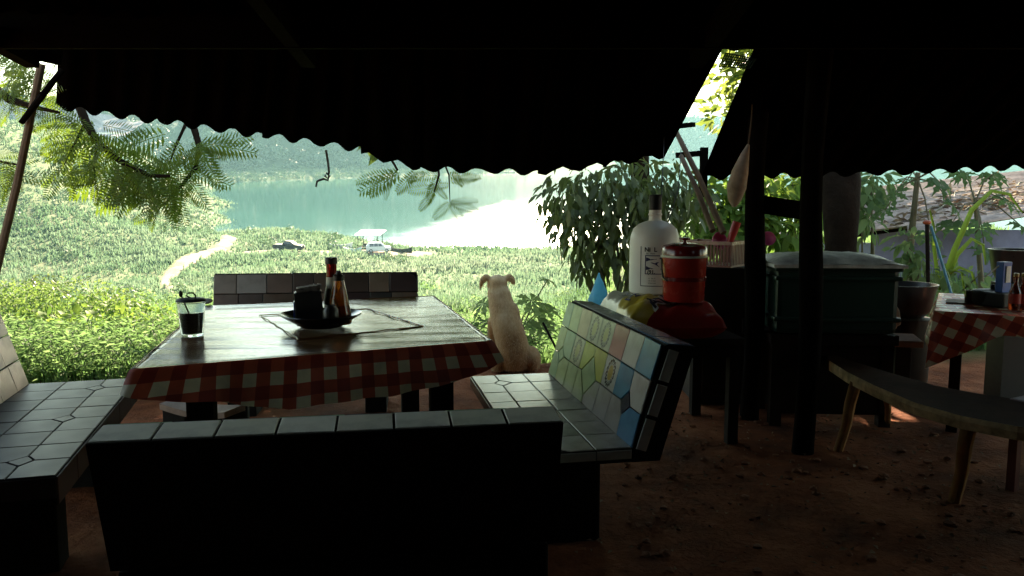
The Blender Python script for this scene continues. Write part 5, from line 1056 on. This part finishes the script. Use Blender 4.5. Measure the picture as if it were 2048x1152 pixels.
bpy.context.view_layer.update(); me = bpy.data.meshes.new_from_object(tmp.evaluated_get(bpy.context.evaluated_depsgraph_get())); bpy.data.objects.remove(tmp); bpy.data.meshes.remove(raw)
me.polygons.foreach_set("use_smooth", [True] * len(me.polygons)); me.name = "dog_body"
m, b, L = base("tan_fur"); n1 = noise(m, 5, 5); mp = mapped(m, (60, 60, 9)); n2 = noise(m, 1.0, 4, vec=mp)
mx = nn(m, "ShaderNodeMath", operation='MULTIPLY_ADD'); L.new(n2.outputs[0], mx.inputs[0]); mx.inputs[1].default_value = .45; L.new(n1.outputs[0], mx.inputs[2])
r = ramp(m, mx.outputs[0], [(.45, (.36, .19, .08)), (.7, (.60, .38, .19)), (.95, (.76, .56, .34))])
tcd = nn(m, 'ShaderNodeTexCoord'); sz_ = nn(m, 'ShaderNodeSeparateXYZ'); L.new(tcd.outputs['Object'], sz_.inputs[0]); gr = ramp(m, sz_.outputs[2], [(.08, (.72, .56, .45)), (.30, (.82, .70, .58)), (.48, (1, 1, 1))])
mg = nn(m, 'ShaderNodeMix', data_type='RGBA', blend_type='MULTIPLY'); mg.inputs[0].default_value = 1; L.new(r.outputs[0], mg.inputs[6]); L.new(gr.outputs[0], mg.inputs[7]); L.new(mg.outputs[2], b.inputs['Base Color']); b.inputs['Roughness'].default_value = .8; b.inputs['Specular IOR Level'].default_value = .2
b.inputs['Sheen Weight'].default_value = .3; bump(m, b, n2.outputs[0], .5, .008); M_FUR = m
DG = D(1030, 750, 6.4); DG.z = 0.0
t = thing("dog", "tan dog sitting with its back to us, gazing at the river", "dog", DG, rad(3)); t.scale = (.95, 1.0, 1.02)
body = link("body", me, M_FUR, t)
nv = len(me.vertices); co = np.empty(nv * 3); me.vertices.foreach_get("co", co); co = co.reshape(-1, 3); no = np.empty(nv * 3); me.vertex_normals.foreach_get("vector", no); no = no.reshape(-1, 3)
sel = RNG.integers(0, nv, 16000); p = co[sel]; q = no[sel]; d = q * .35 + np.array([0, -.25, -1.0]) + .25 * unit(len(sel)); 
fur = leafcloud("fur", p - q * .001, d, q, .014 + .010 * RNG.random(len(sel)), .0026, 0.0, parent=t, m=leafmat("fur_hair", (.44, .26, .12), (.74, .54, .32), .3, .7, 4)); stuff(fur)
# ================================================================== PLANTS NEAR THE SHELTER
def leaf6(name, pos, dirs, ups, length, width, droop, tint=None, m=None, parent=None, shape=(.5, .42)):
    pos = np.asarray(pos, float); n = len(pos); d = np.asarray(dirs, float); d /= np.linalg.norm(d, axis=1, keepdims=True); u = np.asarray(ups, float); s = np.cross(d, u); s /= np.linalg.norm(s, axis=1, keepdims=True) + 1e-9; u = np.cross(s, d)
    L_ = np.broadcast_to(np.asarray(length, float), (n,))[:, None]; W_ = np.broadcast_to(np.asarray(width, float), (n,))[:, None]; dz = np.array([0, 0, -1.0]) * droop
    p1 = pos + d * L_ * .3 + dz * L_ * .06; p2 = pos + d * L_ * .66 + dz * L_ * .3; p3 = pos + d * L_ * .96 + dz * L_ * .62
    v = np.stack([pos, p1 + s * W_ * shape[0] + u * W_ * .14, p1, p1 - s * W_ * shape[0] + u * W_ * .14, p2 + s * W_ * shape[1] + u * W_ * .12, p2, p2 - s * W_ * shape[1] + u * W_ * .12, p3], 1)
    b_ = np.arange(n)[:, None] * 8; T = [[0, 1, 2], [0, 2, 3], [1, 4, 5], [1, 5, 2], [2, 5, 6], [2, 6, 3], [4, 7, 5], [5, 7, 6]]
    f = np.concatenate([b_ + q for q in T]); tint = RNG.random(n) if tint is None else tint
    me = npmesh(name, v.reshape(-1, 3), f, np.repeat(tint, 8), smooth=True); return link(name, me, m, parent) if m is not None else me
M_BUSH = leafmat("bush_leaf", (.05, .08, .028), (.12, .16, .055), .45, .38, 1.2, spec=.5)
M_LEAFG = leafmat("bright_leaf", (.05, .12, .025), (.16, .25, .06), .5, .6, 1.0, spec=.15)
M_LEAFC = leafmat("cool_leaf", (.06, .12, .05), (.15, .23, .10), .5, .6, 1.0, spec=.15)
M_STEM = mat("green_stem", (.09, .08, .04), .7, .3, 10); M_BARK = mat("bark", (.016, .011, .008), .95, .4, 7, .7, .015, .08)
def bush(label, root, blobs, nleaf, ll, m, stems=9, name="leafy_bush", hang=.7, group=None, big=0):
    root = Vector(root); t = thing(name, label, "bush", root, group=group); mb = None; tips = []
    bl = [(Vector(c) - root, r_) for c, r_ in blobs]
    for k in range(stems):
        c, r_ = bl[k % len(bl)]; e = c + Vector((random.uniform(-.5, .5) * r_[0], random.uniform(-.5, .5) * r_[1], random.uniform(0, .6) * r_[2])); a = Vector((random.uniform(-.12, .12), random.uniform(-.12, .12), -.1)); mid = lerp(a, e, .5) + Vector((random.uniform(-.1, .1), 0, .1))
        MB().tube([a, lerp(a, mid, .6), mid, lerp(mid, e, .6), e], [.020, .016, .013, .009, .004], 6).build("stem", M_STEM, t, smooth=True); tips.append(e)
    vol = np.array([r_[0] * r_[1] * r_[2] for _, r_ in bl]); idx = RNG.choice(len(bl), nleaf, p=vol / vol.sum()); C = np.array([c[:] for c, _ in bl])[idx]; Rr = np.array([r_ for _, r_ in bl])[idx] * 1.12
    u = unit(nleaf) * (RNG.random((nleaf, 1)) ** .45); p = C + u * Rr; d = u * .6 + .55 * unit(nleaf); d[:, 2] -= hang; up = unit(nleaf) * .6 + u * .3; up[:, 2] += .7
    sz_ = ll * (.55 + .75 * RNG.random(nleaf))
    k1 = big
    if nleaf - k1 > 0: stuff(leaf6("foliage", p[k1:], d[k1:], up[k1:], sz_[k1:], sz_[k1:] * .42, .5, None, m, t))
    for k in range(k1):
        q = leaf6("leaf", np.zeros((1, 3)), d[k:k + 1], up[k:k + 1], sz_[k], sz_[k] * .42, .5, None, m, t); q.location = p[k]
    return t
def dd(px, py, d): return D(px, py, d)
bush("dense dark-leaved bush with drooping leaves behind the sacks and jug", dd(1245, 600, 7.2) * Vector((1, 1, 0)) if False else Vector((dd(1245, 600, 7.2).x, 7.2, 0)),
     [(dd(1125, 400, 7.0), (.22, .4, .22)), (dd(1190, 385, 7.1), (.30, .4, .24)), (dd(1262, 375, 7.1), (.30, .4, .26)), (dd(1330, 380, 7.2), (.26, .4, .28)), (dd(1165, 460, 7.0), (.26, .35, .24)), (dd(1235, 455, 7.1), (.30, .35, .26)), (dd(1300, 460, 7.2), (.28, .35, .26)), (dd(1190, 515, 7.1), (.24, .3, .18)), (dd(1250, 520, 7.1), (.24, .3, .18)), (dd(1380, 400, 7.4), (.2, .3, .24))],
     1500, .115, M_BUSH, 16, big=160)
bush("bright green shrub behind the prop poles", (dd(1465, 600, 8.5).x, 8.5, 0), [(dd(1440, 400, 8.5), (.35, .4, .3)), (dd(1475, 440, 8.3), (.3, .4, .3)), (dd(1430, 470, 8.2), (.3, .3, .25)), (dd(1500, 390, 8.6), (.3, .4, .3))], 700, .18, M_LEAFG, 8, hang=.3)
bush("bright green shrub seen between the two posts", (dd(1560, 600, 8.8).x, 8.8, 0), [(dd(1555, 385, 8.8), (.32, .4, .22)), (dd(1590, 450, 8.4), (.25, .3, .25)), (dd(1550, 465, 8.2), (.22, .3, .2)), (dd(1610, 390, 9), (.25, .3, .2))], 600, .16, M_LEAFG, 8, hang=.3)
bush("cool green creeper beside the thick trunk", (dd(1720, 560, 8.0).x, 8.0, 0), [(dd(1715, 400, 8.0), (.12, .3, .30)), (dd(1740, 370, 8.4), (.22, .3, .15)), (dd(1730, 440, 8.0), (.12, .2, .2))], 260, .14, M_LEAFC, 5, hang=.4)
bush("small leafy weeds growing by the wash basin", (dd(1830, 560, 7.0).x, 7.0, 0), [(dd(1815, 500, 7.0), (.12, .2, .2)), (dd(1850, 540, 6.9), (.15, .2, .15)), (dd(1925, 560, 6.9), (.2, .2, .1))], 160, .12, M_LEAFC, 5, hang=.3)
# thick dark trunk
g = dd(1672, 560, 6.6); t = thing("bark_trunk", "thick dark trunk rising behind the ice chest", "tree", (g.x, 6.6, 0)); mb = MB(); pts = [(.02 * math.sin(z * 2), .02 * math.cos(z * 3), z) for z in np.linspace(-.3, 2.6, 12)]; mb.tube(pts, [.155 - .012 * p[2] + .02 * math.sin(p[2] * 5) for p in pts], 16); mb.build("trunk", M_BARK, t, smooth=True)
# papaya: palmate jagged leaves on long stalks
def papaya_leaf(r_, lobes=7, fold=.2):
    v = [(0, 0, 0)]; f = []
    for k in range(lobes):
        a = rad(-135 + 270 * k / (lobes - 1)); L_ = r_ * (1 - .32 * abs(k - (lobes - 1) / 2) / ((lobes - 1) / 2)); n0 = len(v); dx, dy = math.sin(a), math.cos(a); sx, sy = dy, -dx
        for u, w_ in ((.30, .10), (.45, .20), (.52, .11), (.68, .20), (.74, .08), (1.0, 0.0)):
            for s in ((1, -1) if w_ else (0,)): v.append((dx * L_ * u + sx * s * w_ * r_ * .8, dy * L_ * u + sy * s * w_ * r_ * .8, fold * r_ * (abs(s) * w_ - u * u * .9)))
        f += [(0, n0, n0 + 1)] + [(n0 + 2 * i, n0 + 2 * i + 2, n0 + 2 * i + 3, n0 + 2 * i + 1) for i in range(4)] + [(n0 + 8, n0 + 10, n0 + 9)]
    return pymesh("leaf", v, f)
PL = [papaya_leaf(1.0, 7, .25), papaya_leaf(1.0, 9, .4)]
def papaya(label, base_p, top_p, leaves, r_stem, m, group=None):
    base_p = Vector(base_p); t = thing("papaya_plant", label, "papaya plant", base_p, group=group); tp = Vector(top_p) - base_p
    MB().tube([(0, 0, -.1), tp * .5 + Vector((.02, 0, 0)), tp], [r_stem, r_stem * .8, r_stem * .5], 9).build("trunk", M_STEM, t, smooth=True)
    for k, (e, sz_) in enumerate(leaves):
        e = Vector(e) - base_p; mid = lerp(tp, e, .5) + Vector((0, 0, .05)); q = MB().tube([tp * .97, mid, e], [.009, .007, .005], 6).build("leaf_stalk", M_STEM, t, smooth=True)
        lf = link("leaf", PL[k % 2].copy(), m, t); out = Vector((e.x - tp.x, e.y - tp.y)); az = math.atan2(-out.x, out.y); lf.location = e; sz_ *= .8; lf.scale = (sz_, sz_, sz_); lf.rotation_euler = (rad(random.uniform(-55, -15)), rad(random.uniform(-25, 25)), az)
    return t
g = Vector((dd(1030, 700, 7.4).x, 7.4, -.25))
papaya("young papaya plant half hidden by the dog", g, dd(1030, 690, 7.4), [(dd(968, 606, 7.2), .26), (dd(945, 650, 7.3), .18), (dd(1062, 600, 7.2), .28), (dd(1078, 645, 7.1), .28), (dd(1095, 560, 7.6), .2), (dd(1050, 680, 7.2), .2), (dd(985, 640, 7.2), .24), (dd(1085, 615, 7.3), .26)], .025, leafmat('pale_papaya_leaf', (.12, .19, .08), (.24, .32, .15), .6, .6, 2, attr=False, spec=.15))
o = MB().tube([(0, 0, 0), D(1086, 646, 6.6) - D(1114, 700, 6.4)], .010, 7).build("thin_stake", M_WOODDARK, None, D(1114, 700, 6.4)); tag(o, "thin dark stake leaning behind the blue tiled bench", "stake")
g = Vector((dd(1795, 590, 7.6).x, 7.6, -.2))
papaya("tall papaya tree in front of the neighbour's roof", g, dd(1836, 345, 7.6), [(dd(1790, 385, 7.4), .25), (dd(1880, 365, 7.3), .26), (dd(1905, 410, 7.4), .3), (dd(1862, 470, 7.3), .26), (dd(1770, 420, 7.6), .24), (dd(1920, 345, 7.8), .26), (dd(1815, 360, 8.0), .22)], .045, M_LEAFC)
g = Vector((dd(1975, 590, 7.8).x, 7.8, -.2))
papaya("papaya tree with big pale leaves before the blue wall", g, dd(1950, 395, 7.8), [(dd(1960, 455, 7.5), .3), (dd(1905, 445, 7.4), .28), (dd(2010, 400, 7.7), .3), (dd(1985, 350, 7.9), .26), (dd(1925, 350, 8.1), .24), (dd(2040, 450, 7.6), .26), (dd(1970, 500, 7.5), .26)], .035, M_LEAFC)
# strap-leaved plant
g = Vector((dd(1882, 600, 7.0).x, 7.0, -.2)); t = thing("strap_leaf_plant", "tall plant with long arching strap leaves by the blue wall", "plant", g)
M_STRAP = leafmat("strap_leaf", (.12, .22, .03), (.24, .34, .07), .5, .35, 2, attr=False)
for pts, w_ in (([(1884, 580), (1910, 500), (1945, 420), (1985, 382), (2020, 388), (2045, 425)], .05), ([(1886, 580), (1915, 510), (1945, 478), (1968, 490), (1972, 530)], .045), ([(1882, 580), (1895, 550), (1920, 535), (1945, 545), (1958, 590)], .035), ([(1884, 580), (1900, 540), (1925, 545), (1930, 590)], .03), ([(1880, 580), (1870, 500), (1868, 450), (1860, 420)], .03)):
    c = [dd(px, py, 7.0 - .05 * k) - g for k, (px, py) in enumerate(pts)]; v = []; f = []
    for k, p in enumerate(c):
        tq = k / (len(c) - 1); ww = w_ * (1 - tq) ** .6 * .5 + .003; dirv = (c[min(k + 1, len(c) - 1)] - c[max(k - 1, 0)]).normalized(); s = dirv.cross(Vector((.3, 1, .2))).normalized(); v += [p - s * ww + Vector((0, .01, 0)), p + Vector((0, -.012, 0)), p + s * ww + Vector((0, .01, 0))]
    for k in range(len(c) - 1): f += [(3 * k, 3 * k + 1, 3 * k + 4, 3 * k + 3), (3 * k + 1, 3 * k + 2, 3 * k + 5, 3 * k + 4)]
    link("leaf", pymesh("leaf", v, f, True), M_STRAP, t)
a, b_ = dd(1862, 452, 6.5), dd(1910, 612, 6.4); o = MB().tube([(0, 0, 0), a - b_], .011, 8).build("blue_pole", mat("blue_paint", (.04, .22, .34), .4), None, b_, smooth=True); tag(o, "slanting blue pole standing before the papaya tree", "pole")
a, b_ = dd(1854, 445, 6.6), dd(1857, 600, 6.5); t = thing("mop_stick", "dark upright stick with a red cap beside the blue pole", "stick", b_); MB().tube([(0, 0, 0), a - b_], .016, 8).build("stick", M_WOODDARK, t, smooth=True); q = a - b_; MB().ball(q, (.035, .03, .02)).build("cap", mat("orange_red", (.45, .08, .03), .5), t, smooth=True)
# ================================================================== NEIGHBOUR'S HOUSE
t = thing("neighbour_house", "low house with a bluish wall and a weathered wavy sheet roof", "house", (6.2, 10.6, -.9))
M_BWALL = mat("blue_wash_wall", (.13, .135, .20), .9, .45, 1.6, .4, .01); hb = Vector((6.2, 10.6, -.9))
MB().box((1.35, .1, .85), (5.4, .15, 2.1)).build("wall", M_BWALL, t); MB().box((-1.25, 2.1, .75), (.15, 3.9, 1.9)).build("wall", M_BWALL, t)
M_TIN = mat("weathered_sheet", (.36, .28, .25), .85, .5, 2.5, .5, .02)
NL, FLp, NR, FR = D(1700, 470, 9.9), D(1688, 392, 14.5), D(2075, 418, 10.9), D(2110, 345, 15.5)
for k in range(6):
    t0, t1 = k / 6, (k + 1) / 6 + .02; up = Vector((0, 0, .012 * k))
    corr_sheet(t, lerp(NR, FR, t0) - hb + up, lerp(NR, FR, t1) - hb + up, lerp(NL, FLp, t0) - hb + up + Vector((.12 * (k % 2), 0, .02)), lerp(NL, FLp, t1) - hb + up + Vector((.12 * (k % 2), 0, .02)), .035, .19, "roof_sheet", 8, phase=k * .9, m=M_TIN)
a, b_ = D(1848, 466, 9.6), D(2060, 432, 10.2); corr_sheet(t, b_ - hb, b_ - hb + Vector((.1, .9, .06)), a - hb, a - hb + Vector((.1, .9, .06)), .03, .19, "roof_sheet", 6, m=M_TIN)
for k in range(3): MB().bar(lerp(NL, FLp, .1 + .35 * k) - hb - Vector((0, 0, .07)), lerp(NR, FR, .1 + .35 * k) - hb - Vector((0, 0, .07)), .06, .08).build("rafter", M_POST, t)
n = 1500; a = RNG.random(n); b_ = RNG.random(n); NLa, NRa, FLa, FRa = (np.array(q[:]) for q in (NL, NR, FLp, FR))
pp = ((NLa[None] * (1 - a[:, None]) + NRa[None] * a[:, None]) * (1 - b_[:, None]) + (FLa[None] * (1 - a[:, None]) + FRa[None] * a[:, None]) * b_[:, None]); keep = wob(pp[:, 0] * 1, pp[:, 1], 1.9) + .4 * RNG.normal(size=n) > .05; pp = pp[keep]; pp[:, 2] += .05; n = len(pp); d = unit(n); d[:, 2] *= .2; u = unit(n) * .5; u[:, 2] += 1
o = leafcloud("roof_litter", pp, d, u, .10 + .12 * RNG.random(n), .05 + .04 * RNG.random(n), .3, m=leafmat("roof_dry_leaf", (.09, .05, .04), (.34, .26, .17), .1, .8, 2)); stuff(o, "dead leaves and dry creeper lying on the neighbour's roof")
for k in range(9):
    a = random.random(); pts = [lerp(lerp(NL, NR, min(1, a + .08 * i * random.uniform(.2, 1.2))), lerp(FLp, FR, min(1, a + .05 * i)), .1 + .1 * i + .04 * math.sin(i * 2 + k)) - hb + Vector((0, 0, .06 + .03 * math.sin(i * 1.7 + k))) for i in range(7)]; MB().tube(pts, .012, 5).build("creeper", M_STEM, t, smooth=True)
# ================================================================== TREES (true frame)
MODE[0] = 'true'
def TD(px, py, d): r = ray(px, py, True); k = d / r.y; return Vector((r.x * k, d, EYE + r.z * k))
# feathery tree: pinnate leaves hanging at the upper left and under the roof edge
def pinnate(n, ll, lw, curve, seed):
    v = []; f = []; rnd = random.Random(seed); zc = lambda u: -curve * u * u
    for k in range(n):
        u = (k + .5) / n; L_ = ll * (.35 + 1.0 * math.sin(math.pi * (.15 + .8 * u))) ; 
        for s in (-1, 1):
            b_ = Vector((0, u, zc(u))); d = Vector((s * 1.0, .38 + .2 * u, -.25 + rnd.uniform(-.12, .12))).normalized(); w_ = Vector((0, lw, lw * .25)); m_ = b_ + d * L_ * .5; e = b_ + d * L_; n0 = len(v)
            v += [b_, m_ - w_ * .5, e, m_ + w_ * .5]; f += [(n0, n0 + 1, n0 + 2), (n0, n0 + 2, n0 + 3)]
    n0 = len(v); 
    for k in range(7): u = k / 6; v += [Vector((-.008, u, zc(u))), Vector((.008, u, zc(u)))]
    f += [(n0 + 2 * k, n0 + 2 * k + 1, n0 + 2 * k + 3, n0 + 2 * k + 2) for k in range(6)]
    return pymesh("leaf", v, f)
PIN = [pinnate(14, .21, .046, .18, 1), pinnate(16, .19, .040, .30, 2), pinnate(12, .24, .052, .10, 3)]
M_PIN = leafmat("feather_leaf", (.04, .09, .012), (.12, .19, .03), .5, .4, 3, attr=False)
for p in PIN: p.materials.append(M_PIN)
tr = Vector((-6.6, 7.5, float(tz(-6.6, 7.5)))); t = thing("feathery_tree", "feathery-leaved tree hanging its branches under the roof edge", "tree", tr)
def limb(pts, r0, r1, name="branch"):
    n = len(pts); MB().tube([p - tr for p in pts], [r0 + (r1 - r0) * k / (n - 1) for k in range(n)], 8).build(name, M_BARK, t, smooth=True)
limb([tr, tr + Vector((.1, 0, 1.6)), tr + Vector((.3, .1, 3.2)), tr + Vector((.9, .1, 4.4))], .17, .10, "trunk")
limb([tr + Vector((.9, .1, 4.4)), Vector((-4.6, 7.4, 3.4)), Vector((-3.6, 7.2, 2.6)), TD(150, 190, 6.9), TD(172, 245, 6.8), TD(195, 285, 6.7), TD(240, 322, 6.6), TD(300, 352, 6.6), TD(340, 352, 6.6)], .06, .012)
limb([tr + Vector((.9, .1, 4.4)), Vector((-3.4, 7.6, 3.6)), TD(380, 230, 7.2), TD(398, 290, 7.1), TD(392, 335, 7.1), TD(360, 375, 7.0), TD(318, 418, 7.0)], .05, .006)
limb([TD(380, 230, 7.2), TD(352, 290, 7.1), TD(338, 330, 7.1)], .02, .006); limb([TD(172, 245, 6.8), TD(150, 285, 6.7), TD(128, 330, 6.6)], .014, .005); limb([TD(195, 285, 6.7), TD(188, 330, 6.6), TD(190, 360, 6.6)], .012, .005)
limb([tr + Vector((.3, .1, 3.2)), Vector((-4.6, 6.3, 2.4)), TD(20, 200, 5.9), TD(70, 215, 5.8), TD(120, 225, 5.8)], .05, .008); limb([tr + Vector((.2, 0, 2.2)), Vector((-4.4, 6.2, 1.6)), TD(-20, 320, 5.9), TD(40, 330, 5.8)], .03, .006)
limb([Vector((-3.4, 7.6, 3.6)), Vector((-1.8, 8.0, 2.7)), TD(760, 280, 8.0), TD(795, 340, 8.0), TD(770, 365, 8.0)], .03, .006); limb([Vector((-1.8, 8.0, 2.7)), TD(870, 280, 7.8), TD(878, 350, 7.8), TD(868, 385, 7.8)], .025, .005); limb([TD(870, 280, 7.8), TD(898, 350, 7.8), TD(900, 405, 7.8)], .012, .004)
NF = [0]
def frond(px, py, tx, ty, d, dz=0.0):
    a = TD(px, py, d); b_ = TD(tx, ty, d + dz); o = bpy.data.objects.new("leaf", PIN[NF[0] % 3]); COL.objects.link(o); o.parent = t; NF[0] += 1
    y = (b_ - a); L_ = y.length * 1.08; y.normalize(); up = Vector((random.uniform(-.5, .5), -1.0, random.uniform(.2, .8))); x = y.cross(up).normalized(); z = x.cross(y)
    R3 = Matrix((x, y, z)).transposed().to_4x4(); o.matrix_local = Matrix.Translation(a - tr) @ R3 @ Matrix.Diagonal((L_, L_, L_, 1))
rnd = random.Random(5)
def sprays(nodes, n, d, lo, hi, spread=75, down=60, jx=14):
    for k in range(n):
        x, y = nodes[rnd.randrange(len(nodes))]; x += rnd.uniform(-jx, jx); y += rnd.uniform(-jx * .7, jx * .7); a = rad(down + rnd.uniform(-spread, spread) + (90 if rnd.random() < .45 else 0)); L_ = rnd.uniform(lo, hi)
        frond(x, y, x + L_ * math.cos(a), y + L_ * math.sin(a), d + rnd.uniform(-.3, .3), rnd.uniform(-.12, .12))
sprays([(172, 245), (195, 285), (240, 322), (270, 340), (300, 352), (330, 352), (225, 310)], 44, 6.7, 50, 105, 60, 75)
sprays([(398, 290), (392, 335), (378, 355), (360, 375), (352, 290), (338, 330)], 30, 7.0, 45, 90, 70, 50); sprays([(318, 418), (335, 400)], 6, 7.0, 40, 60, 30, 110)
sprays([(150, 285), (128, 330), (188, 330), (190, 360)], 18, 6.6, 40, 70, 50, 90)
sprays([(10, 120), (40, 150), (70, 180), (20, 200), (60, 160), (50, 215), (15, 170), (30, 110), (0, 140)], 66, 5.9, 35, 62, 180, 0, 18); sprays([(120, 235), (100, 228), (150, 238), (80, 200), (100, 180)], 16, 6.9, 40, 70, 70, 20)
sprays([(0, 310), (10, 330), (20, 345), (-10, 360)], 14, 5.9, 45, 85, 30, 5, 14)
for a in ((395, 290, 480, 295), (400, 285, 500, 300), (300, 262, 215, 290), (330, 268, 225, 300), (205, 250, 268, 262), (190, 250, 110, 290), (420, 320, 435, 350), (410, 300, 445, 315), (330, 360, 240, 400), (300, 352, 190, 408), (270, 345, 135, 378), (360, 375, 385, 418), (318, 418, 268, 440), (300, 360, 262, 400)): frond(*a, 6.9, rnd.uniform(-.1, .1))
for a in ((795, 345, 718, 352), (800, 345, 722, 378), (790, 350, 738, 390), (780, 360, 768, 392), (830, 345, 792, 382), (878, 350, 820, 352), (878, 352, 846, 402), (872, 375, 822, 380), (868, 385, 838, 418), (870, 370, 890, 400), (898, 350, 950, 352), (900, 362, 955, 348), (900, 405, 945, 395), (900, 405, 870, 435), (900, 405, 925, 440), (900, 405, 950, 420), (898, 370, 858, 372), (850, 345, 815, 362), (905, 345, 930, 372)): frond(*a, 7.9, rnd.uniform(-.15, .15))
# added tree hidden by the roof: its crown is shaped to block the sun
def tree(label, base_p, trunk_pts, blobs, nleaf, ll, m, limbs=8, r0=.2, name="sun_block_tree", lw=.42):
    base_p = Vector(base_p); t = thing(name, label, "tree", base_p); tp = [Vector(p) - base_p for p in trunk_pts]; n = len(tp)
    MB().tube(tp, [r0 * (1 - .5 * k / (n - 1)) for k in range(n)], 12).build("trunk", M_BARK, t, smooth=True); top = tp[-1]
    for k in range(limbs):
        c, r_ = blobs[k % len(blobs)]; e = Vector(c) - base_p + Vector((random.uniform(-.4, .4) * r_[0], random.uniform(-.3, .3) * r_[1], random.uniform(-.2, .4) * r_[2])); mid = lerp(top, e, .5) + Vector((0, 0, .25)); MB().tube([top - Vector((0, 0, .3)), lerp(top, mid, .6), mid, e], [r0 * .4, r0 * .28, r0 * .2, r0 * .06], 7).build("limb", M_BARK, t, smooth=True)
    vol = np.array([r_[0] * r_[1] * r_[2] for _, r_ in blobs]) ** .8; idx = RNG.choice(len(blobs), nleaf, p=vol / vol.sum()); C = np.array([(Vector(c) - base_p)[:] for c, _ in blobs])[idx]; Rr = np.array([r_ for _, r_ in blobs])[idx]
    u = unit(nleaf) * (RNG.random((nleaf, 1)) ** .4); lump = 1 + .2 * np.sin(u[:, :1] * 7 + idx[:, None]) * np.cos(u[:, 2:] * 6 + idx[:, None] * 2); p = C + u * Rr * lump; d = u + .8 * unit(nleaf); d[:, 2] -= .3; up = unit(nleaf) * .7 + u; s = ll * (.6 + .7 * RNG.random(nleaf))
    stuff(leafcloud("crown", p, d, up, s, s * lw, .15, parent=t, m=m)); return t
M_CROWN = leafmat("crown_leaf", (.04, .08, .015), (.10, .15, .03), .25, .45, 1.0)
bl = []
for x in np.linspace(-2.6, 4.6, 7):
    for z in (2.35, 3.6, 4.9, 6.1):
        if (1.7 < x < 4.2 or x < -1.8) and z < 3: continue
        if x < -1.8: z += .15
        bl.append(((x + random.uniform(-.3, .3), 11.2 + random.uniform(-.5, .6), z + random.uniform(-.1, .2)), (1.15, 1.1, .85)))
tree("broad dense tree added out of view beyond the roof to block the sun", (1.75, 11.0, float(tz(1.75, 11.0)) - .1), [(1.75, 11.0, float(tz(1.75, 11.0)) - .1), (1.8, 11.0, 0), (1.7, 11.1, 2.6)], bl, 75000, .22, M_CROWN, 18, .20)
M_YL = leafmat("yellow_leaf", (.06, .11, .025), (.19, .24, .07), .55, .4, 1.5)
tree("yellow-green tree showing through the gap between the roofs", (5.4, 16, float(tz(5.4, 16)) - .1), [(5.4, 16, float(tz(5.4, 16)) - .1), (5.2, 16, 0.5), (5.0, 16, 3.0)], [((4.5, 16, 4.0), (1.0, 1, .9)), ((4.7, 15.5, 2.9), (.9, .8, .7)), ((4.2, 15.5, 2.1), (.6, .6, .45)), ((5.4, 16, 3.6), (1, 1, 1)), ((5.2, 16, 2.2), (.8, .8, .7)), ((3.5, 16, 4.4), (.6, .6, .35)), ((6.2, 16, 2.6), (.9, .8, .8))], 3600, .24, M_YL, 10, .12, "yellow_tree")
# near shrubs on the left slope
def oshrub(label, px, py, d, blobs, n, ll, m):
    b0 = TD(px, py, d); b0.z = float(tz(b0.x, b0.y)); return bush(label, b0, [(b0 + Vector(c), r_) for c, r_ in blobs], n, ll, m, 7, "slope_shrub", .1, "shrubs on the left slope")
M_SH = leafmat("shrub_leaf", (.06, .13, .03), (.15, .23, .07), .5, .6, .8, spec=.15)
oshrub("wide yellow-green shrub on the left slope", 130, 620, 15, [((0, 0, .7), (1.1, .8, .5)), ((1.0, .2, .55), (.8, .6, .4)), ((-1.0, 0, .6), (.8, .6, .5))], 4200, .09, M_SH)
oshrub("shrub at the left edge above the leaning pole's foot", 30, 560, 20, [((0, 0, .6), (.9, .8, .5)), ((-.9, 0, .7), (.8, .7, .5))], 2000, .11, M_SH)
oshrub("small dark shrub alone in the pale grass", 222, 585, 22, [((0, 0, .4), (.4, .4, .4))], 220, .16, M_BUSH)
oshrub("dark shrub beside the pole low on the hillside", 80, 510, 34, [((0, 0, .7), (.8, .7, .7))], 300, .3, M_BUSH)
oshrub("low dark green clump near the table's left corner", 215, 690, 10, [((0, 0, .5), (.6, .5, .35)), ((.7, .1, .4), (.5, .4, .3))], 1100, .10, M_LEAFG)
oshrub("pointed-leaved clump right behind the left bench", 95, 730, 7.6, [((0, 0, .35), (.5, .3, .25)), ((.5, 0, .3), (.4, .3, .25))], 420, .16, M_LEAFG)
# ------------------------------------------------------------------ tilt the shelter's contents with its sloping floor
for o in FLOOR_TOPS: o.matrix_basis = MF @ o.matrix_basis
